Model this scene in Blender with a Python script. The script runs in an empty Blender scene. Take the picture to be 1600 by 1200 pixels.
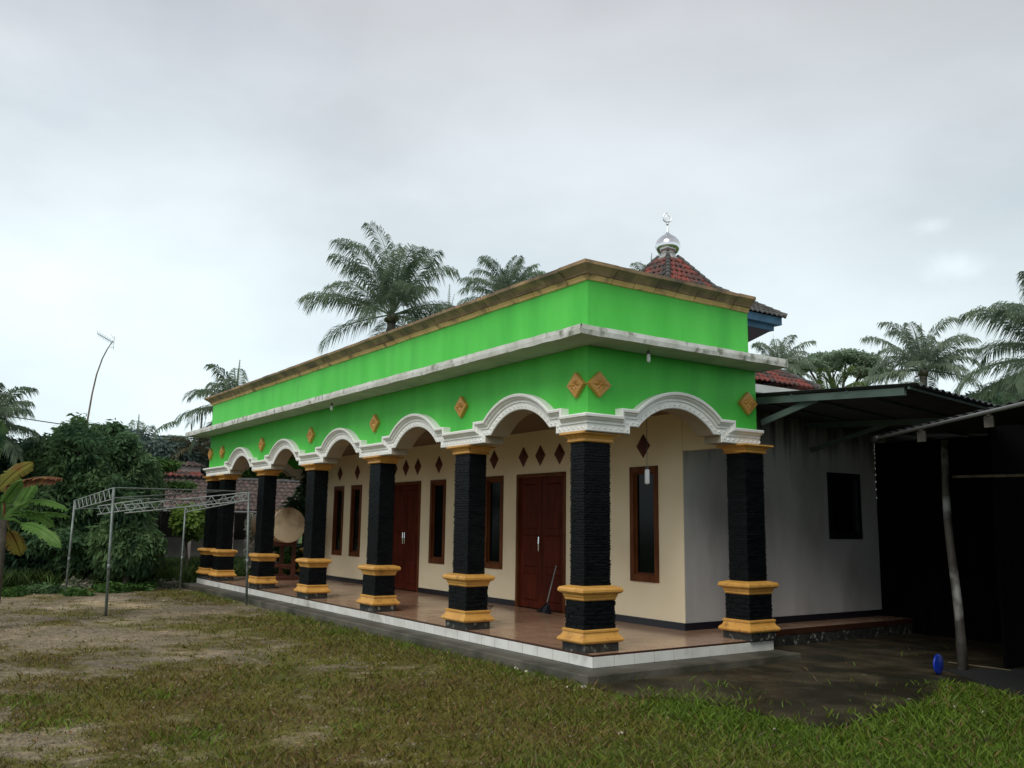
import bpy, math, random
import numpy as np
from mathutils import Vector, Matrix, noise
random.seed(7); rng = np.random.default_rng(7)
C = bpy.context.scene.collection
S = 0.82                      # all lengths below are in survey units; the finished scene is scaled to metres
GZ = -0.30                    # ground level, porch floor is 0

# ------------------------------------------------------------------ camera maths
CAM = (9.799, -8.169, 1.72); YAW, PITCH, ROLL, F = 2.5394, 0.1545, 0.0133, 1402.94
_f = np.array([math.cos(PITCH)*math.cos(YAW), math.cos(PITCH)*math.sin(YAW), math.sin(PITCH)])
_r0 = np.array([math.sin(YAW), -math.cos(YAW), 0.]); _u0 = np.cross(_r0, _f)
_r = math.cos(ROLL)*_r0+math.sin(ROLL)*_u0; _u = -math.sin(ROLL)*_r0+math.cos(ROLL)*_u0
P0 = np.array(CAM)
def ray(u, v): return _f+_r*(u-800)/F-_u*(v-600)/F
def at(u, v, dist):
    d = ray(u, v); d = d/np.linalg.norm(d[:2]); return Vector(P0+dist*d)
def ony(u, v, yy):
    d = ray(u, v); return Vector(P0+d*((yy-P0[1])/d[1]))
def onz(u, v, z=GZ):
    d = ray(u, v); t = (z-P0[2])/d[2]; return Vector(P0+t*d)

# ------------------------------------------------------------------ materials
def nodes(name):
    m = bpy.data.materials.new(name); m.use_nodes = True
    nt = m.node_tree; b = nt.nodes['Principled BSDF']; return m, nt, b
def lin(c): return (c[0], c[1], c[2], 1)
def mat(name, col, rough=0.7, col2=None, scale=3.0, amt=(0.35, 0.65), bump=0.0, bscale=None, metal=0.0, spec=0.5,
        col3=None, scale3=0.7, amt3=(0.5, 0.75), stretch=None, detail=5, transl=0.0, rough2=None):
    m, nt, b = nodes(name)
    N, L = nt.nodes, nt.links
    b.inputs['Roughness'].default_value = rough; b.inputs['Metallic'].default_value = metal
    b.inputs['Specular IOR Level'].default_value = spec
    b.inputs['Base Color'].default_value = lin(col)
    geo = N.new('ShaderNodeNewGeometry'); mp = N.new('ShaderNodeMapping'); L.new(geo.outputs['Position'], mp.inputs['Vector'])
    if stretch: mp.inputs['Scale'].default_value = stretch
    last = None
    def noise_mix(ca, cb, sc, am, src=None):
        t = N.new('ShaderNodeTexNoise'); t.inputs['Scale'].default_value = sc; t.inputs['Detail'].default_value = detail
        L.new(mp.outputs[0], t.inputs['Vector'])
        r = N.new('ShaderNodeMapRange'); r.inputs['From Min'].default_value = am[0]; r.inputs['From Max'].default_value = am[1]
        L.new(t.outputs['Fac'], r.inputs['Value'])
        x = N.new('ShaderNodeMix'); x.data_type = 'RGBA'; L.new(r.outputs[0], x.inputs['Factor'])
        if src is not None: L.new(src, x.inputs['A'])
        else: x.inputs['A'].default_value = lin(ca)
        x.inputs['B'].default_value = lin(cb); return x.outputs['Result'], r.outputs[0]
    if col2:
        last, fac = noise_mix(col, col2, scale, amt)
        if rough2 is not None:
            rr = N.new('ShaderNodeMapRange'); rr.inputs['To Min'].default_value = rough; rr.inputs['To Max'].default_value = rough2
            L.new(fac, rr.inputs['Value']); L.new(rr.outputs[0], b.inputs['Roughness'])
    if col3: last, _ = noise_mix(col, col3, scale3, amt3, last)
    if last is not None: L.new(last, b.inputs['Base Color'])
    if bump:
        t = N.new('ShaderNodeTexNoise'); t.inputs['Scale'].default_value = bscale or scale*6; t.inputs['Detail'].default_value = 6
        L.new(geo.outputs['Position'], t.inputs['Vector'])
        bp = N.new('ShaderNodeBump'); bp.inputs['Strength'].default_value = bump; bp.inputs['Distance'].default_value = 0.02
        L.new(t.outputs['Fac'], bp.inputs['Height']); L.new(bp.outputs[0], b.inputs['Normal'])
    if transl:
        tr = N.new('ShaderNodeBsdfTranslucent'); mx = N.new('ShaderNodeMixShader'); mx.inputs[0].default_value = transl
        if last is not None: L.new(last, tr.inputs['Color'])
        else: tr.inputs['Color'].default_value = lin(col)
        out = N['Material Output']
        L.new(b.outputs[0], mx.inputs[1]); L.new(tr.outputs[0], mx.inputs[2]); L.new(mx.outputs[0], out.inputs['Surface'])
    return m

M = {}
M['green'] = mat('green_paint', (.060, .50, .050), .65, (.085, .56, .070), 1.6, bump=.15, bscale=30, col3=(.045, .39, .045), scale3=1.3, amt3=(.52, .85), stretch=(1.6, 1.6, .45))
M['white'] = mat('white_plaster', (.84, .84, .80), .6, (.76, .76, .71), 4, bump=.1, bscale=60)
M['slab'] = mat('weathered_slab', (.58, .60, .57), .8, (.46, .48, .45), 2.5, bump=.25, bscale=30, col3=(.32, .34, .30), scale3=5, amt3=(.62, .85))
M['slab_edge'] = mat('mossy_slab_edge', (.64, .65, .61), .85, (.46, .47, .41), 4, bump=.3, bscale=30, col3=(.17, .18, .13), scale3=7, amt3=(.54, .70))
M['cream'] = mat('cream_wall', (.88, .75, .53), .6, (.83, .70, .48), 1.2, bump=.06, bscale=40, col3=(.74, .60, .40), scale3=.6, amt3=(.5, .85))
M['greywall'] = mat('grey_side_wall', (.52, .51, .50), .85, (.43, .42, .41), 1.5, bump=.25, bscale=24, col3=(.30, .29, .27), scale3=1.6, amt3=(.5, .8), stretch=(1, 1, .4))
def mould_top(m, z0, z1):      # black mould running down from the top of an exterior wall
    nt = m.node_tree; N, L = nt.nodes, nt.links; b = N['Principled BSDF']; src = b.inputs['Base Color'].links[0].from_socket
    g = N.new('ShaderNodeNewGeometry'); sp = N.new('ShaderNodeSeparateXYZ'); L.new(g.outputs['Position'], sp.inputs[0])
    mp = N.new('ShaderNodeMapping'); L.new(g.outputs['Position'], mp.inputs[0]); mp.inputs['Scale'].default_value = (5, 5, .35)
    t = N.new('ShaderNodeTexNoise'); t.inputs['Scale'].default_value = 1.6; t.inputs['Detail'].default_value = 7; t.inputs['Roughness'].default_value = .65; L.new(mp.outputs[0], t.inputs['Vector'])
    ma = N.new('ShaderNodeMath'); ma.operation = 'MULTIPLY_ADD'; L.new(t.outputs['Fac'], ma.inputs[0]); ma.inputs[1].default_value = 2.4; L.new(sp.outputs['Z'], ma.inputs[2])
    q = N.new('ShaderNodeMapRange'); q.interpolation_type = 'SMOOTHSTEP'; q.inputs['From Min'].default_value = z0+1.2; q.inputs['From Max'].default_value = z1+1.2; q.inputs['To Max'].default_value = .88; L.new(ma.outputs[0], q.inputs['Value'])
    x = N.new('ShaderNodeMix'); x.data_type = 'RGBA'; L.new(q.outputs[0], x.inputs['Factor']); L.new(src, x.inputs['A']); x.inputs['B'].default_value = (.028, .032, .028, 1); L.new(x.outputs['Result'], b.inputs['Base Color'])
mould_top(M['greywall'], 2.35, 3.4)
M['ceiling'] = mat('ceiling_board', (.17, .115, .06), .7, (.13, .09, .05), 1.0)
M['gold'] = mat('gold_paint', (.62, .33, .075), .45, (.52, .26, .055), 6, bump=.1, bscale=50, col3=(.30, .14, .04), scale3=9, amt3=(.58, .75))
M['goldc'] = mat('cornice_gold', (.36, .235, .12), .75, (.21, .14, .075), 5, bump=.4, bscale=25, col3=(.09, .07, .045), scale3=3.0, amt3=(.42, .70))
M['goldlow'] = mat('cornice_gold_low', (.66, .44, .19), .6, (.52, .33, .12), 3, bump=.2, bscale=25, col3=(.16, .10, .05), scale3=4, amt3=(.55, .7))
M['cladding'] = mat('black_stone_cladding', (.0028, .0035, .0045), .28, (.007, .009, .010), 9, bump=.6, bscale=40, stretch=(1, 1, 4), rough2=.5, spec=.11)
M['plinth'] = mat('mossy_black_plinth', (.012, .013, .013), .6, (.035, .037, .03), 10, bump=.4, bscale=40, col3=(.22, .22, .19), scale3=14, amt3=(.58, .68))
M['black'] = mat('black_skirting', (.010, .011, .018), .3)
M['door'] = mat('red_brown_door', (.105, .018, .008), .42, (.060, .010, .005), 3, stretch=(3, 3, .5), bump=.08, bscale=30, spec=.07)
M['frame'] = mat('brown_timber', (.15, .050, .016), .5, (.095, .028, .010), 5, stretch=(2, 2, .5), spec=.12)
M['glass'] = mat('dark_glass', (.003, .004, .005), .12, spec=.12)
M['reddia'] = mat('red_brown_ornament', (.115, .022, .012), .5, (.08, .016, .01), 12)
M['tilewhite'] = mat('white_edge_tile', (.72, .72, .68), .25, (.60, .60, .55), 4, col3=(.28, .27, .22), scale3=2.2, amt3=(.58, .8))
M['concrete'] = mat('wet_concrete', (.105, .097, .074), .55, (.055, .052, .038), 2.2, bump=.4, bscale=22, col3=(.028, .030, .020), scale3=1.1, amt3=(.45, .7))
M['apron'] = mat('wet_apron', (.072, .058, .034), .65, (.036, .028, .016), 2.6, bump=.5, bscale=16, col3=(.020, .018, .010), scale3=1.6, amt3=(.44, .60), rough2=.4, spec=.3, detail=8)
M['redtile'] = mat('red_clay_tile', (.24, .05, .035), .75, (.14, .04, .03), 6, bump=.3, bscale=20, col3=(.05, .042, .038), scale3=2.5, amt3=(.45, .6))
M['oldtile'] = mat('old_clay_tile', (.105, .068, .058), .85, (.06, .048, .044), 5, bump=.3, bscale=20, col3=(.16, .11, .095), scale3=3, amt3=(.5, .7))
M['greytile'] = mat('grey_ridge_tile', (.10, .095, .09), .85, (.05, .048, .045), 6, bump=.3, bscale=20)
M['blue'] = mat('blue_fascia', (.03, .11, .19), .6, (.02, .07, .13), 3)
M['soffit'] = mat('dark_soffit', (.06, .05, .065), .8)
M['chrome'] = mat('stainless_steel', (.78, .79, .80), .16, metal=1.0)
M['steel'] = mat('green_steel_beam', (.085, .125, .108), .5, (.055, .085, .075), 3)
M['sheet'] = mat('corrugated_sheet', (.045, .05, .055), .5, (.03, .033, .036), 2, metal=.1)
M['galv'] = mat('galvanised_pipe', (.20, .235, .22), .5, (.12, .14, .13), 8, metal=.3)
M['galv2'] = mat('light_galvanised_pipe', (.27, .30, .285), .5, (.18, .20, .19), 8)
M['dark'] = mat('shade_black_boards', (.003, .003, .0035), .95, (.006, .005, .005), 3, stretch=(4, 4, .5), spec=.03)  # boards coloured near-black to stand in for deep shade
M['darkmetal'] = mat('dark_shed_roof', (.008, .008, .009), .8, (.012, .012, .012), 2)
M['bamboo'] = mat('weathered_bamboo', (.20, .16, .10), .6, (.10, .08, .05), 6, stretch=(1, 1, .4))
M['postwood'] = mat('pale_bark_post', (.075, .065, .05), .7, (.03, .025, .02), 5, bump=.5, bscale=20, col3=(.30, .29, .27), scale3=2.2, amt3=(.52, .64))
M['pvc'] = mat('grey_pvc', (.17, .17, .165), .4)
M['pvcend'] = mat('black_pvc', (.02, .02, .022), .3)
M['bluepl'] = mat('blue_plastic', (.005, .03, .32), .35)
M['hide'] = mat('drum_hide', (.74, .62, .43), .6, (.62, .50, .33), 3, col3=(.26, .17, .09), scale3=1.6, amt3=(.55, .75))
M['drumwood'] = mat('pale_drum_shell', (.36, .25, .15), .6, (.27, .17, .09), 3)
M['redwood'] = mat('red_brown_stand', (.10, .025, .012), .5, (.06, .018, .01), 4)
M['bulb'] = mat('white_bulb', (.85, .86, .88), .25)
M['cap'] = mat('grey_socket', (.10, .10, .11), .4)
M['stone'] = mat('pale_stone', (.50, .46, .36), .8, (.36, .33, .25), 12, bump=.4, bscale=60)
M['plainwall'] = mat('plain_grey_wall', (.20, .20, .19), .85, (.15, .15, .14), 1.5)
M['render'] = mat('grey_house_wall', (.20, .185, .16), .85, (.12, .11, .095), 1.5)
M['paleband'] = mat('pale_gable_band', (.34, .29, .27), .8, (.24, .20, .19), 2)
M['wire'] = mat('black_cable', (.02, .02, .02), .6)
M['trunk'] = mat('tree_bark', (.10, .085, .065), .9, (.05, .04, .03), 6, bump=.6, bscale=14)
M['ptrunk'] = mat('palm_bark', (.13, .12, .10), .9, (.07, .06, .05), 7, bump=.5, bscale=12, stretch=(1, 1, 3))
def leafmat(name, a, b, c=None, t=.3, rough=.5, sc=1.5): return mat(name, a, rough, b, sc, (.35, .65), col3=c or b, scale3=sc*2.7, amt3=(.5, .7), transl=t, spec=.12)
M['palm'] = leafmat('palm_leaf', (.15, .215, .135), (.22, .28, .185), (.07, .12, .08), sc=.8, t=.5)  # palm greens lightened for haze
M['palmfar'] = leafmat('far_palm_leaf', (.24, .30, .22), (.30, .36, .26), (.13, .18, .13), sc=.8, t=.5)  # distance haze put into the paler, greyer leaf colour
M['palmlime'] = leafmat('yellow_green_palm_leaf', (.13, .19, .05), (.09, .15, .05), (.16, .17, .07))
M['palmbrown'] = leafmat('brown_palm_leaf', (.09, .085, .045), (.13, .115, .06), (.05, .06, .035))
M['tree'] = leafmat('tree_leaf', (.060, .125, .060), (.12, .20, .08), (.022, .058, .034), sc=.9, t=.4)
M['tree1b'] = leafmat('light_tree_leaf', (.095, .175, .080), (.16, .25, .11), (.035, .08, .045), sc=.9, t=.4)
M['tree2'] = leafmat('tree_leaf_dark', (.022, .052, .03), (.038, .078, .04), (.012, .03, .02))
M['treefar'] = leafmat('far_tree_leaf', (.060, .105, .075), (.11, .16, .11), (.03, .06, .05), sc=.9)  # greyed leaf colour carries the haze of far trees
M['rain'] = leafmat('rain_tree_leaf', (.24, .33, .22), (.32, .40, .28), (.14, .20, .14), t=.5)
M['haze'] = leafmat('hazy_tree_leaf', (.11, .16, .14), (.15, .20, .17), (.08, .12, .11))  # haze mixed into the leaf colour
M['lime'] = leafmat('lime_leaf', (.15, .24, .045), (.11, .19, .04), (.20, .28, .06))
M['bush'] = leafmat('bush_leaf', (.055, .12, .03), (.08, .16, .035), (.03, .07, .02))
M['bananaleaf'] = leafmat('banana_leaf', (.12, .24, .055), (.085, .18, .04), (.16, .27, .08), t=.4)
M['bananadead'] = leafmat('dead_banana_leaf', (.20, .085, .04), (.13, .055, .03), (.28, .15, .05), t=.3)
M['bananayel'] = leafmat('yellowing_banana_leaf', (.22, .19, .04), (.14, .18, .04), (.20, .10, .035), t=.4)
M['pale'] = leafmat('variegated_leaf', (.35, .33, .28), (.14, .20, .10), (.45, .36, .33))

# glossy brown porch tiles with faint joints
m, nt, b = nodes('brown_porch_tile'); N, L = nt.nodes, nt.links
geo = N.new('ShaderNodeNewGeometry'); bt = N.new('ShaderNodeTexBrick'); bt.offset = 0
bt.inputs['Scale'].default_value = 1; bt.inputs['Brick Width'].default_value = .36; bt.inputs['Row Height'].default_value = .36
bt.inputs['Mortar Size'].default_value = .004
bt.inputs['Color1'].default_value = (.42, .26, .165, 1); bt.inputs['Color2'].default_value = (.39, .24, .152, 1); bt.inputs['Mortar'].default_value = (.13, .07, .045, 1)
L.new(geo.outputs['Position'], bt.inputs['Vector'])
ns = N.new('ShaderNodeTexNoise'); ns.inputs['Scale'].default_value = 2.2; ns.inputs['Detail'].default_value = 6; L.new(geo.outputs['Position'], ns.inputs['Vector'])
rr = N.new('ShaderNodeMapRange'); rr.inputs['From Min'].default_value = .3; rr.inputs['From Max'].default_value = .7
rr.inputs['To Min'].default_value = .10; rr.inputs['To Max'].default_value = .24; L.new(ns.outputs['Fac'], rr.inputs['Value'])
L.new(rr.outputs[0], b.inputs['Roughness']); L.new(bt.outputs['Color'], b.inputs['Base Color']); M['porch'] = m

# vertex-coloured grass / ground materials
def attrmat(name, rough, transl=0, ground=False):
    m, nt, b = nodes(name); N, L = nt.nodes, nt.links
    a = N.new('ShaderNodeAttribute'); a.attribute_name = 'tint'
    b.inputs['Roughness'].default_value = rough; b.inputs['Specular IOR Level'].default_value = .25
    src = a.outputs['Color']
    if ground:
        geo = N.new('ShaderNodeNewGeometry')
        def mul(sc, lo, hi, src, det=6):
            t = N.new('ShaderNodeTexNoise'); t.inputs['Scale'].default_value = sc; t.inputs['Detail'].default_value = det; t.inputs['Roughness'].default_value = .65
            L.new(geo.outputs['Position'], t.inputs['Vector'])
            r = N.new('ShaderNodeMapRange'); r.inputs['From Min'].default_value = .3; r.inputs['From Max'].default_value = .7
            r.inputs['To Min'].default_value = lo; r.inputs['To Max'].default_value = hi; L.new(t.outputs['Fac'], r.inputs['Value'])
            x = N.new('ShaderNodeVectorMath'); x.operation = 'SCALE'; L.new(src, x.inputs[0]); L.new(r.outputs[0], x.inputs['Scale']); return x.outputs[0], t
        src, _ = mul(1.1, .65, 1.35, src); src, _ = mul(9, .6, 1.4, src); src, t = mul(45, .45, 1.6, src, 3)
        # scattered pale gravel specks
        vo = N.new('ShaderNodeTexVoronoi'); vo.inputs['Scale'].default_value = 16; L.new(geo.outputs['Position'], vo.inputs['Vector'])
        r = N.new('ShaderNodeMapRange'); r.inputs['From Min'].default_value = .12; r.inputs['From Max'].default_value = .2; r.inputs['To Min'].default_value = 1; r.inputs['To Max'].default_value = 0
        L.new(vo.outputs['Distance'], r.inputs['Value'])
        sep = N.new('ShaderNodeSeparateColor'); L.new(vo.outputs['Color'], sep.inputs[0])
        g = N.new('ShaderNodeMath'); g.operation = 'GREATER_THAN'; g.inputs[1].default_value = .66; L.new(sep.outputs[0], g.inputs[0])
        mm = N.new('ShaderNodeMath'); mm.operation = 'MULTIPLY'; L.new(r.outputs[0], mm.inputs[0]); L.new(g.outputs[0], mm.inputs[1])
        x = N.new('ShaderNodeMix'); x.data_type = 'RGBA'; L.new(mm.outputs[0], x.inputs['Factor']); L.new(src, x.inputs['A']); x.inputs['B'].default_value = (.26, .23, .17, 1)
        src = x.outputs['Result']
        bp = N.new('ShaderNodeBump'); bp.inputs['Strength'].default_value = .8; bp.inputs['Distance'].default_value = .03
        t2 = N.new('ShaderNodeTexNoise'); t2.inputs['Scale'].default_value = 14; t2.inputs['Detail'].default_value = 8; t2.inputs['Roughness'].default_value = .7
        L.new(geo.outputs['Position'], t2.inputs['Vector']); L.new(t2.outputs['Fac'], bp.inputs['Height']); L.new(bp.outputs[0], b.inputs['Normal'])
    L.new(src, b.inputs['Base Color'])
    if transl:
        tr = N.new('ShaderNodeBsdfTranslucent'); mx = N.new('ShaderNodeMixShader'); mx.inputs[0].default_value = transl
        L.new(src, tr.inputs['Color']); L.new(b.outputs[0], mx.inputs[1]); L.new(tr.outputs[0], mx.inputs[2]); L.new(mx.outputs[0], N['Material Output'].inputs['Surface'])
    return m
M['ground'] = attrmat('yard_ground', .85, ground=True); M['blade'] = attrmat('grass_blade', .6, .25)

# ------------------------------------------------------------------ object helpers
def empty(name, loc, label=None, cat=None, group=None, parent=None):
    o = bpy.data.objects.new(name, None); C.objects.link(o); o.location = loc; o.empty_display_size = .2
    if label: o['label'] = label; o['category'] = cat
    if group: o['group'] = group
    if parent: setp(o, parent)
    return o
def wloc(o):
    v = Vector(o.location)
    while o.parent: o = o.parent; v += Vector(o.location)
    return v
def setp(o, p): o.parent = p
def tag(o, label, cat, group=None, kind=None):
    if label: o['label'] = label
    if cat: o['category'] = cat
    if group: o['group'] = group
    if kind: o['kind'] = kind
    return o
class MB:
    def __init__(s): s.v = []; s.f = []
    def add(s, vs, fs):
        n = len(s.v); s.v += [tuple(map(float, v)) for v in vs]; s.f += [tuple(i+n for i in f) for f in fs]; return s
    def box(s, x0, x1, y0, y1, z0, z1):
        return s.add([(x0, y0, z0), (x1, y0, z0), (x1, y1, z0), (x0, y1, z0), (x0, y0, z1), (x1, y0, z1), (x1, y1, z1), (x0, y1, z1)],
                     [(0, 3, 2, 1), (4, 5, 6, 7), (0, 1, 5, 4), (1, 2, 6, 5), (2, 3, 7, 6), (3, 0, 4, 7)])
    def cbox(s, x0, x1, y0, y1, z0, z1, e=.01):   # box with chamfered vertical+top edges
        s.ring([(x0+e, x1-e, y0+e, y1-e, z0), (x0, x1, y0, y1, z0+e), (x0, x1, y0, y1, z1-e), (x0+e, x1-e, y0+e, y1-e, z1)]); return s
    def ring(s, secs, cap=True):    # stack of axis-aligned rectangles
        vs = []; fs = []
        for x0, x1, y0, y1, z in secs: vs += [(x0, y0, z), (x1, y0, z), (x1, y1, z), (x0, y1, z)]
        for k in range(len(secs)-1):
            for j in range(4): fs.append((4*k+j, 4*k+(j+1) % 4, 4*k+4+(j+1) % 4, 4*k+4+j))
        if cap: fs += [(3, 2, 1, 0), tuple(4*(len(secs)-1)+j for j in range(4))]
        return s.add(vs, fs)
    def tube(s, pts, r, n=8, cap=True):
        pts = [Vector(p) for p in pts]; rs = r if isinstance(r, (list, tuple)) else [r]*len(pts)
        vs = []; fs = []; up = Vector((0, 0, 1)); prev = None
        for i, p in enumerate(pts):
            t = (pts[min(i+1, len(pts)-1)]-pts[max(i-1, 0)]).normalized()
            a = prev if prev is not None else (Vector((1, 0, 0)) if abs(t.z) > .9 else up)
            x = (a-t*a.dot(t)).normalized(); prev = x; y = t.cross(x)
            for k in range(n):
                th = 2*math.pi*k/n; vs.append(p+(x*math.cos(th)+y*math.sin(th))*rs[i])
        for i in range(len(pts)-1):
            for k in range(n): fs.append((i*n+k, i*n+(k+1) % n, (i+1)*n+(k+1) % n, (i+1)*n+k))
        if cap: fs += [tuple(range(n-1, -1, -1)), tuple((len(pts)-1)*n+k for k in range(n))]
        return s.add(vs, fs)
    def lathe(s, prof, c=(0, 0, 0), n=24, axis='z'):
        vs = []; fs = []
        for r, h in prof:
            for k in range(n):
                th = 2*math.pi*k/n; a, b_ = r*math.cos(th), r*math.sin(th)
                vs.append((c[0]+a, c[1]+b_, c[2]+h) if axis == 'z' else (c[0]+h, c[1]+a, c[2]+b_))
        for i in range(len(prof)-1):
            for k in range(n): fs.append((i*n+k, i*n+(k+1) % n, (i+1)*n+(k+1) % n, (i+1)*n+k))
        fs += [tuple(range(n-1, -1, -1)), tuple((len(prof)-1)*n+k for k in range(n))]
        return s.add(vs, fs)
    def build(s, name, mt, parent=None, smooth=False, origin=None):
        return mesh_obj(name, s.v, s.f, mt, parent, smooth, origin)
def mesh_obj(name, v, f, mt, parent=None, smooth=False, origin=None, local=False):
    """v in world coordinates (or local to the origin when local=True)"""
    me = bpy.data.meshes.new(name)
    v = np.asarray(v, dtype=float).reshape(-1, 3)
    pw = wloc(parent) if parent else Vector((0, 0, 0))
    if origin is None: org = pw if parent else Vector(((v[:, 0].min()+v[:, 0].max())/2, (v[:, 1].min()+v[:, 1].max())/2, v[:, 2].min()))
    else: org = Vector(origin)
    if not local: v = v-np.array(org)
    me.from_pydata(v.tolist(), [], [list(x) for x in f]); me.update()
    for q in (mt if isinstance(mt, (list, tuple)) else [mt]): me.materials.append(q)
    if smooth: me.polygons.foreach_set('use_smooth', [True]*len(me.polygons))
    o = bpy.data.objects.new(name, me); C.objects.link(o)
    if parent: o.parent = parent
    o.location = org-pw
    return o
def fastquads(name, quads, mt, parent=None, tint=None, origin=(0, 0, 0)):
    """quads: (n,4,3) array in world coordinates -> one mesh"""
    q = np.asarray(quads, dtype=np.float32); n = len(q); org = np.array(origin, dtype=np.float32)
    me = bpy.data.meshes.new(name); me.vertices.add(4*n); me.vertices.foreach_set('co', (q.reshape(-1, 3)-org).ravel())
    me.loops.add(4*n); me.loops.foreach_set('vertex_index', np.arange(4*n, dtype=np.int32))
    me.polygons.add(n); me.polygons.foreach_set('loop_start', np.arange(0, 4*n, 4, dtype=np.int32))
    me.update(calc_edges=True)
    if tint is not None:
        a = me.color_attributes.new('tint', 'FLOAT_COLOR', 'POINT')
        a.data.foreach_set('color', np.repeat(np.c_[tint, np.ones(n)], 4, axis=0).astype(np.float32).ravel())
    me.materials.append(mt)
    o = bpy.data.objects.new(name, me); C.objects.link(o)
    if parent: o.parent = parent; o.location = Vector(origin)-wloc(parent)
    else: o.location = origin
    return o
def dup_tree(o, parent=None):
    c = o.copy(); C.objects.link(c); c.parent = parent
    for ch in list(o.children): dup_tree(ch, c)
    return c

# ================================================================== THE MOSQUE
XL, XR, YF, YB = -18.03, 0.09, -0.20, 3.34      # fascia planes (left, right, front, back end)
WX0, WX1, WY = -16.8, -1.22, 2.97               # inner hall walls
mosque = empty('mosque', (-9, 5, 0), 'bright green mosque with black clad columns, white arched fascia and small silver dome', 'mosque')
AC = [-1.53-3.335*k for k in range(5)]          # arch centres on the front
SC_ = [1.5]                                     # arch centre on each side
def profile(centers, a, b):
    """inner (intrados) polyline from a to b"""
    pts = [(a, 3.02)]
    for c in sorted(centers):
        R = (.785**2+.34**2)/(2*.34); zc = 3.47-R
        pts += [(c-.95, 3.02), (c-.95, 3.13), (c-.785, 3.13)]
        a0 = math.asin(.785/R)
        for k in range(1, 16):
            t = -a0+2*a0*k/16; pts.append((c+R*math.sin(t), zc+R*math.cos(t)))
        pts += [(c+.785, 3.13), (c+.95, 3.13), (c+.95, 3.02)]
    pts.append((b, 3.02)); return pts
def fascia(mb, pts, place, z1=4.24, th=.30):
    out = [place(u, z, 0) for u, z in pts]; top = [place(u, z1, 0) for u, z in pts]
    inn = [place(u, z, -th) for u, z in pts]; tin = [place(u, z1, -th) for u, z in pts]
    n = len(pts); f = []; vs = out+top+inn+tin
    for i in range(n-1):
        if abs(pts[i+1][0]-pts[i][0]) > 1e-6:
            f.append((i, i+1, n+i+1, n+i)); f.append((2*n+i+1, 2*n+i, 3*n+i, 3*n+i+1))
        f.append((i+1, i, 2*n+i, 2*n+i+1))
    mb.add(vs, f)
def offset(pts, d):
    out = []
    for i, p in enumerate(pts):
        def nrm(a, b_):
            dx, dz = b_[0]-a[0], b_[1]-a[1]; l = math.hypot(dx, dz); return (-dz/l, dx/l)
        n0 = nrm(pts[i-1], p) if i else nrm(p, pts[1]); n1 = nrm(p, pts[i+1]) if i < len(pts)-1 else n0
        k = 1+n0[0]*n1[0]+n0[1]*n1[1]
        out.append((p[0]+d*(n0[0]+n1[0])/k, p[1]+d*(n0[1]+n1[1])/k))
    return out
MPROF = [(0, -.05), (0, .045), (.012, .055), (.105, .055), (.112, .075), (.125, .075), (.133, .06), (.155, .075), (.162, .10), (.185, .115), (.195, .145), (.225, .15), (.24, .14), (.24, .0)]
def moulding(pts, place, name):
    mb = MB(); n = len(pts); vs = []; fs = []
    for t, p in MPROF:
        o = offset(pts, t); vs += [place(u, z, p) for u, z in o]
    for k in range(len(MPROF)-1):
        for i in range(n-1): fs.append((k*n+i, k*n+i+1, (k+1)*n+i+1, (k+1)*n+i))
    fs.append(tuple(k*n for k in range(len(MPROF)))); fs.append(tuple(k*n+n-1 for k in range(len(MPROF)-1, -1, -1)))
    mb.add(vs, fs)
    # dentil studs
    mid = offset(pts, .058); step = .105; carry = step/2
    for i in range(n-1):
        a, b_ = Vector((mid[i][0], mid[i][1])), Vector((mid[i+1][0], mid[i+1][1])); L_ = (b_-a).length
        if L_ < 1e-5: continue
        t = carry; d = (b_-a)/L_; nn = Vector((-d.y, d.x))
        while t < L_:
            c = a+d*t
            q = [c+d*.018-nn*.020, c-d*.018-nn*.020, c+nn*.024]
            mb.add([place(p.x, p.y, .054) for p in q]+[place(c.x, c.y-.006, .080)], [(0, 1, 3), (1, 2, 3), (2, 0, 3)]); t += step
        carry = t-L_
    return mb.build(name, M['white'], mosque)
pf = lambda u, z, p: (min(max(u, XL-p if u <= XL+1e-6 else u), u) if False else (u+(p if u >= XR-1e-6 else 0)-(p if u <= XL+1e-6 else 0)), YF-p, z)
pr = lambda u, z, p: (XR+p, u-(p if u <= YF+1e-6 else 0), z)
plft = lambda u, z, p: (XL-p, u-(p if u <= YF+1e-6 else 0), z)
front_pts = profile(AC, XL, XR); side_pts = profile(SC_, YF, YB)
fm = MB(); fascia(fm, front_pts, pf); fascia(fm, side_pts, pr); fascia(fm, side_pts, plft)
fm.add([pr(YB, 3.02, 0), pr(YB, 3.02, -.3), pr(YB, 4.24, -.3), pr(YB, 4.24, 0)], [(0, 1, 2, 3)])
fm.build('green_fascia', M['green'], mosque)
# white soffits of the arches
sm = MB()
for pts, place in ((front_pts, pf), (side_pts, pr), (side_pts, plft)):
    n = len(pts); op = offset(pts, -.004); vs = [place(u, z, .04) for u, z in op]+[place(u, z, -.305) for u, z in op]
    sm.add(vs, [(i+1, i, n+i, n+i+1) for i in range(n-1)])
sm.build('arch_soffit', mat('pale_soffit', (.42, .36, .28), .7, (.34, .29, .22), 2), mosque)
moulding(front_pts, pf, 'arch_moulding'); moulding(side_pts, pr, 'arch_moulding'); moulding(side_pts, plft, 'arch_moulding')
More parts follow.
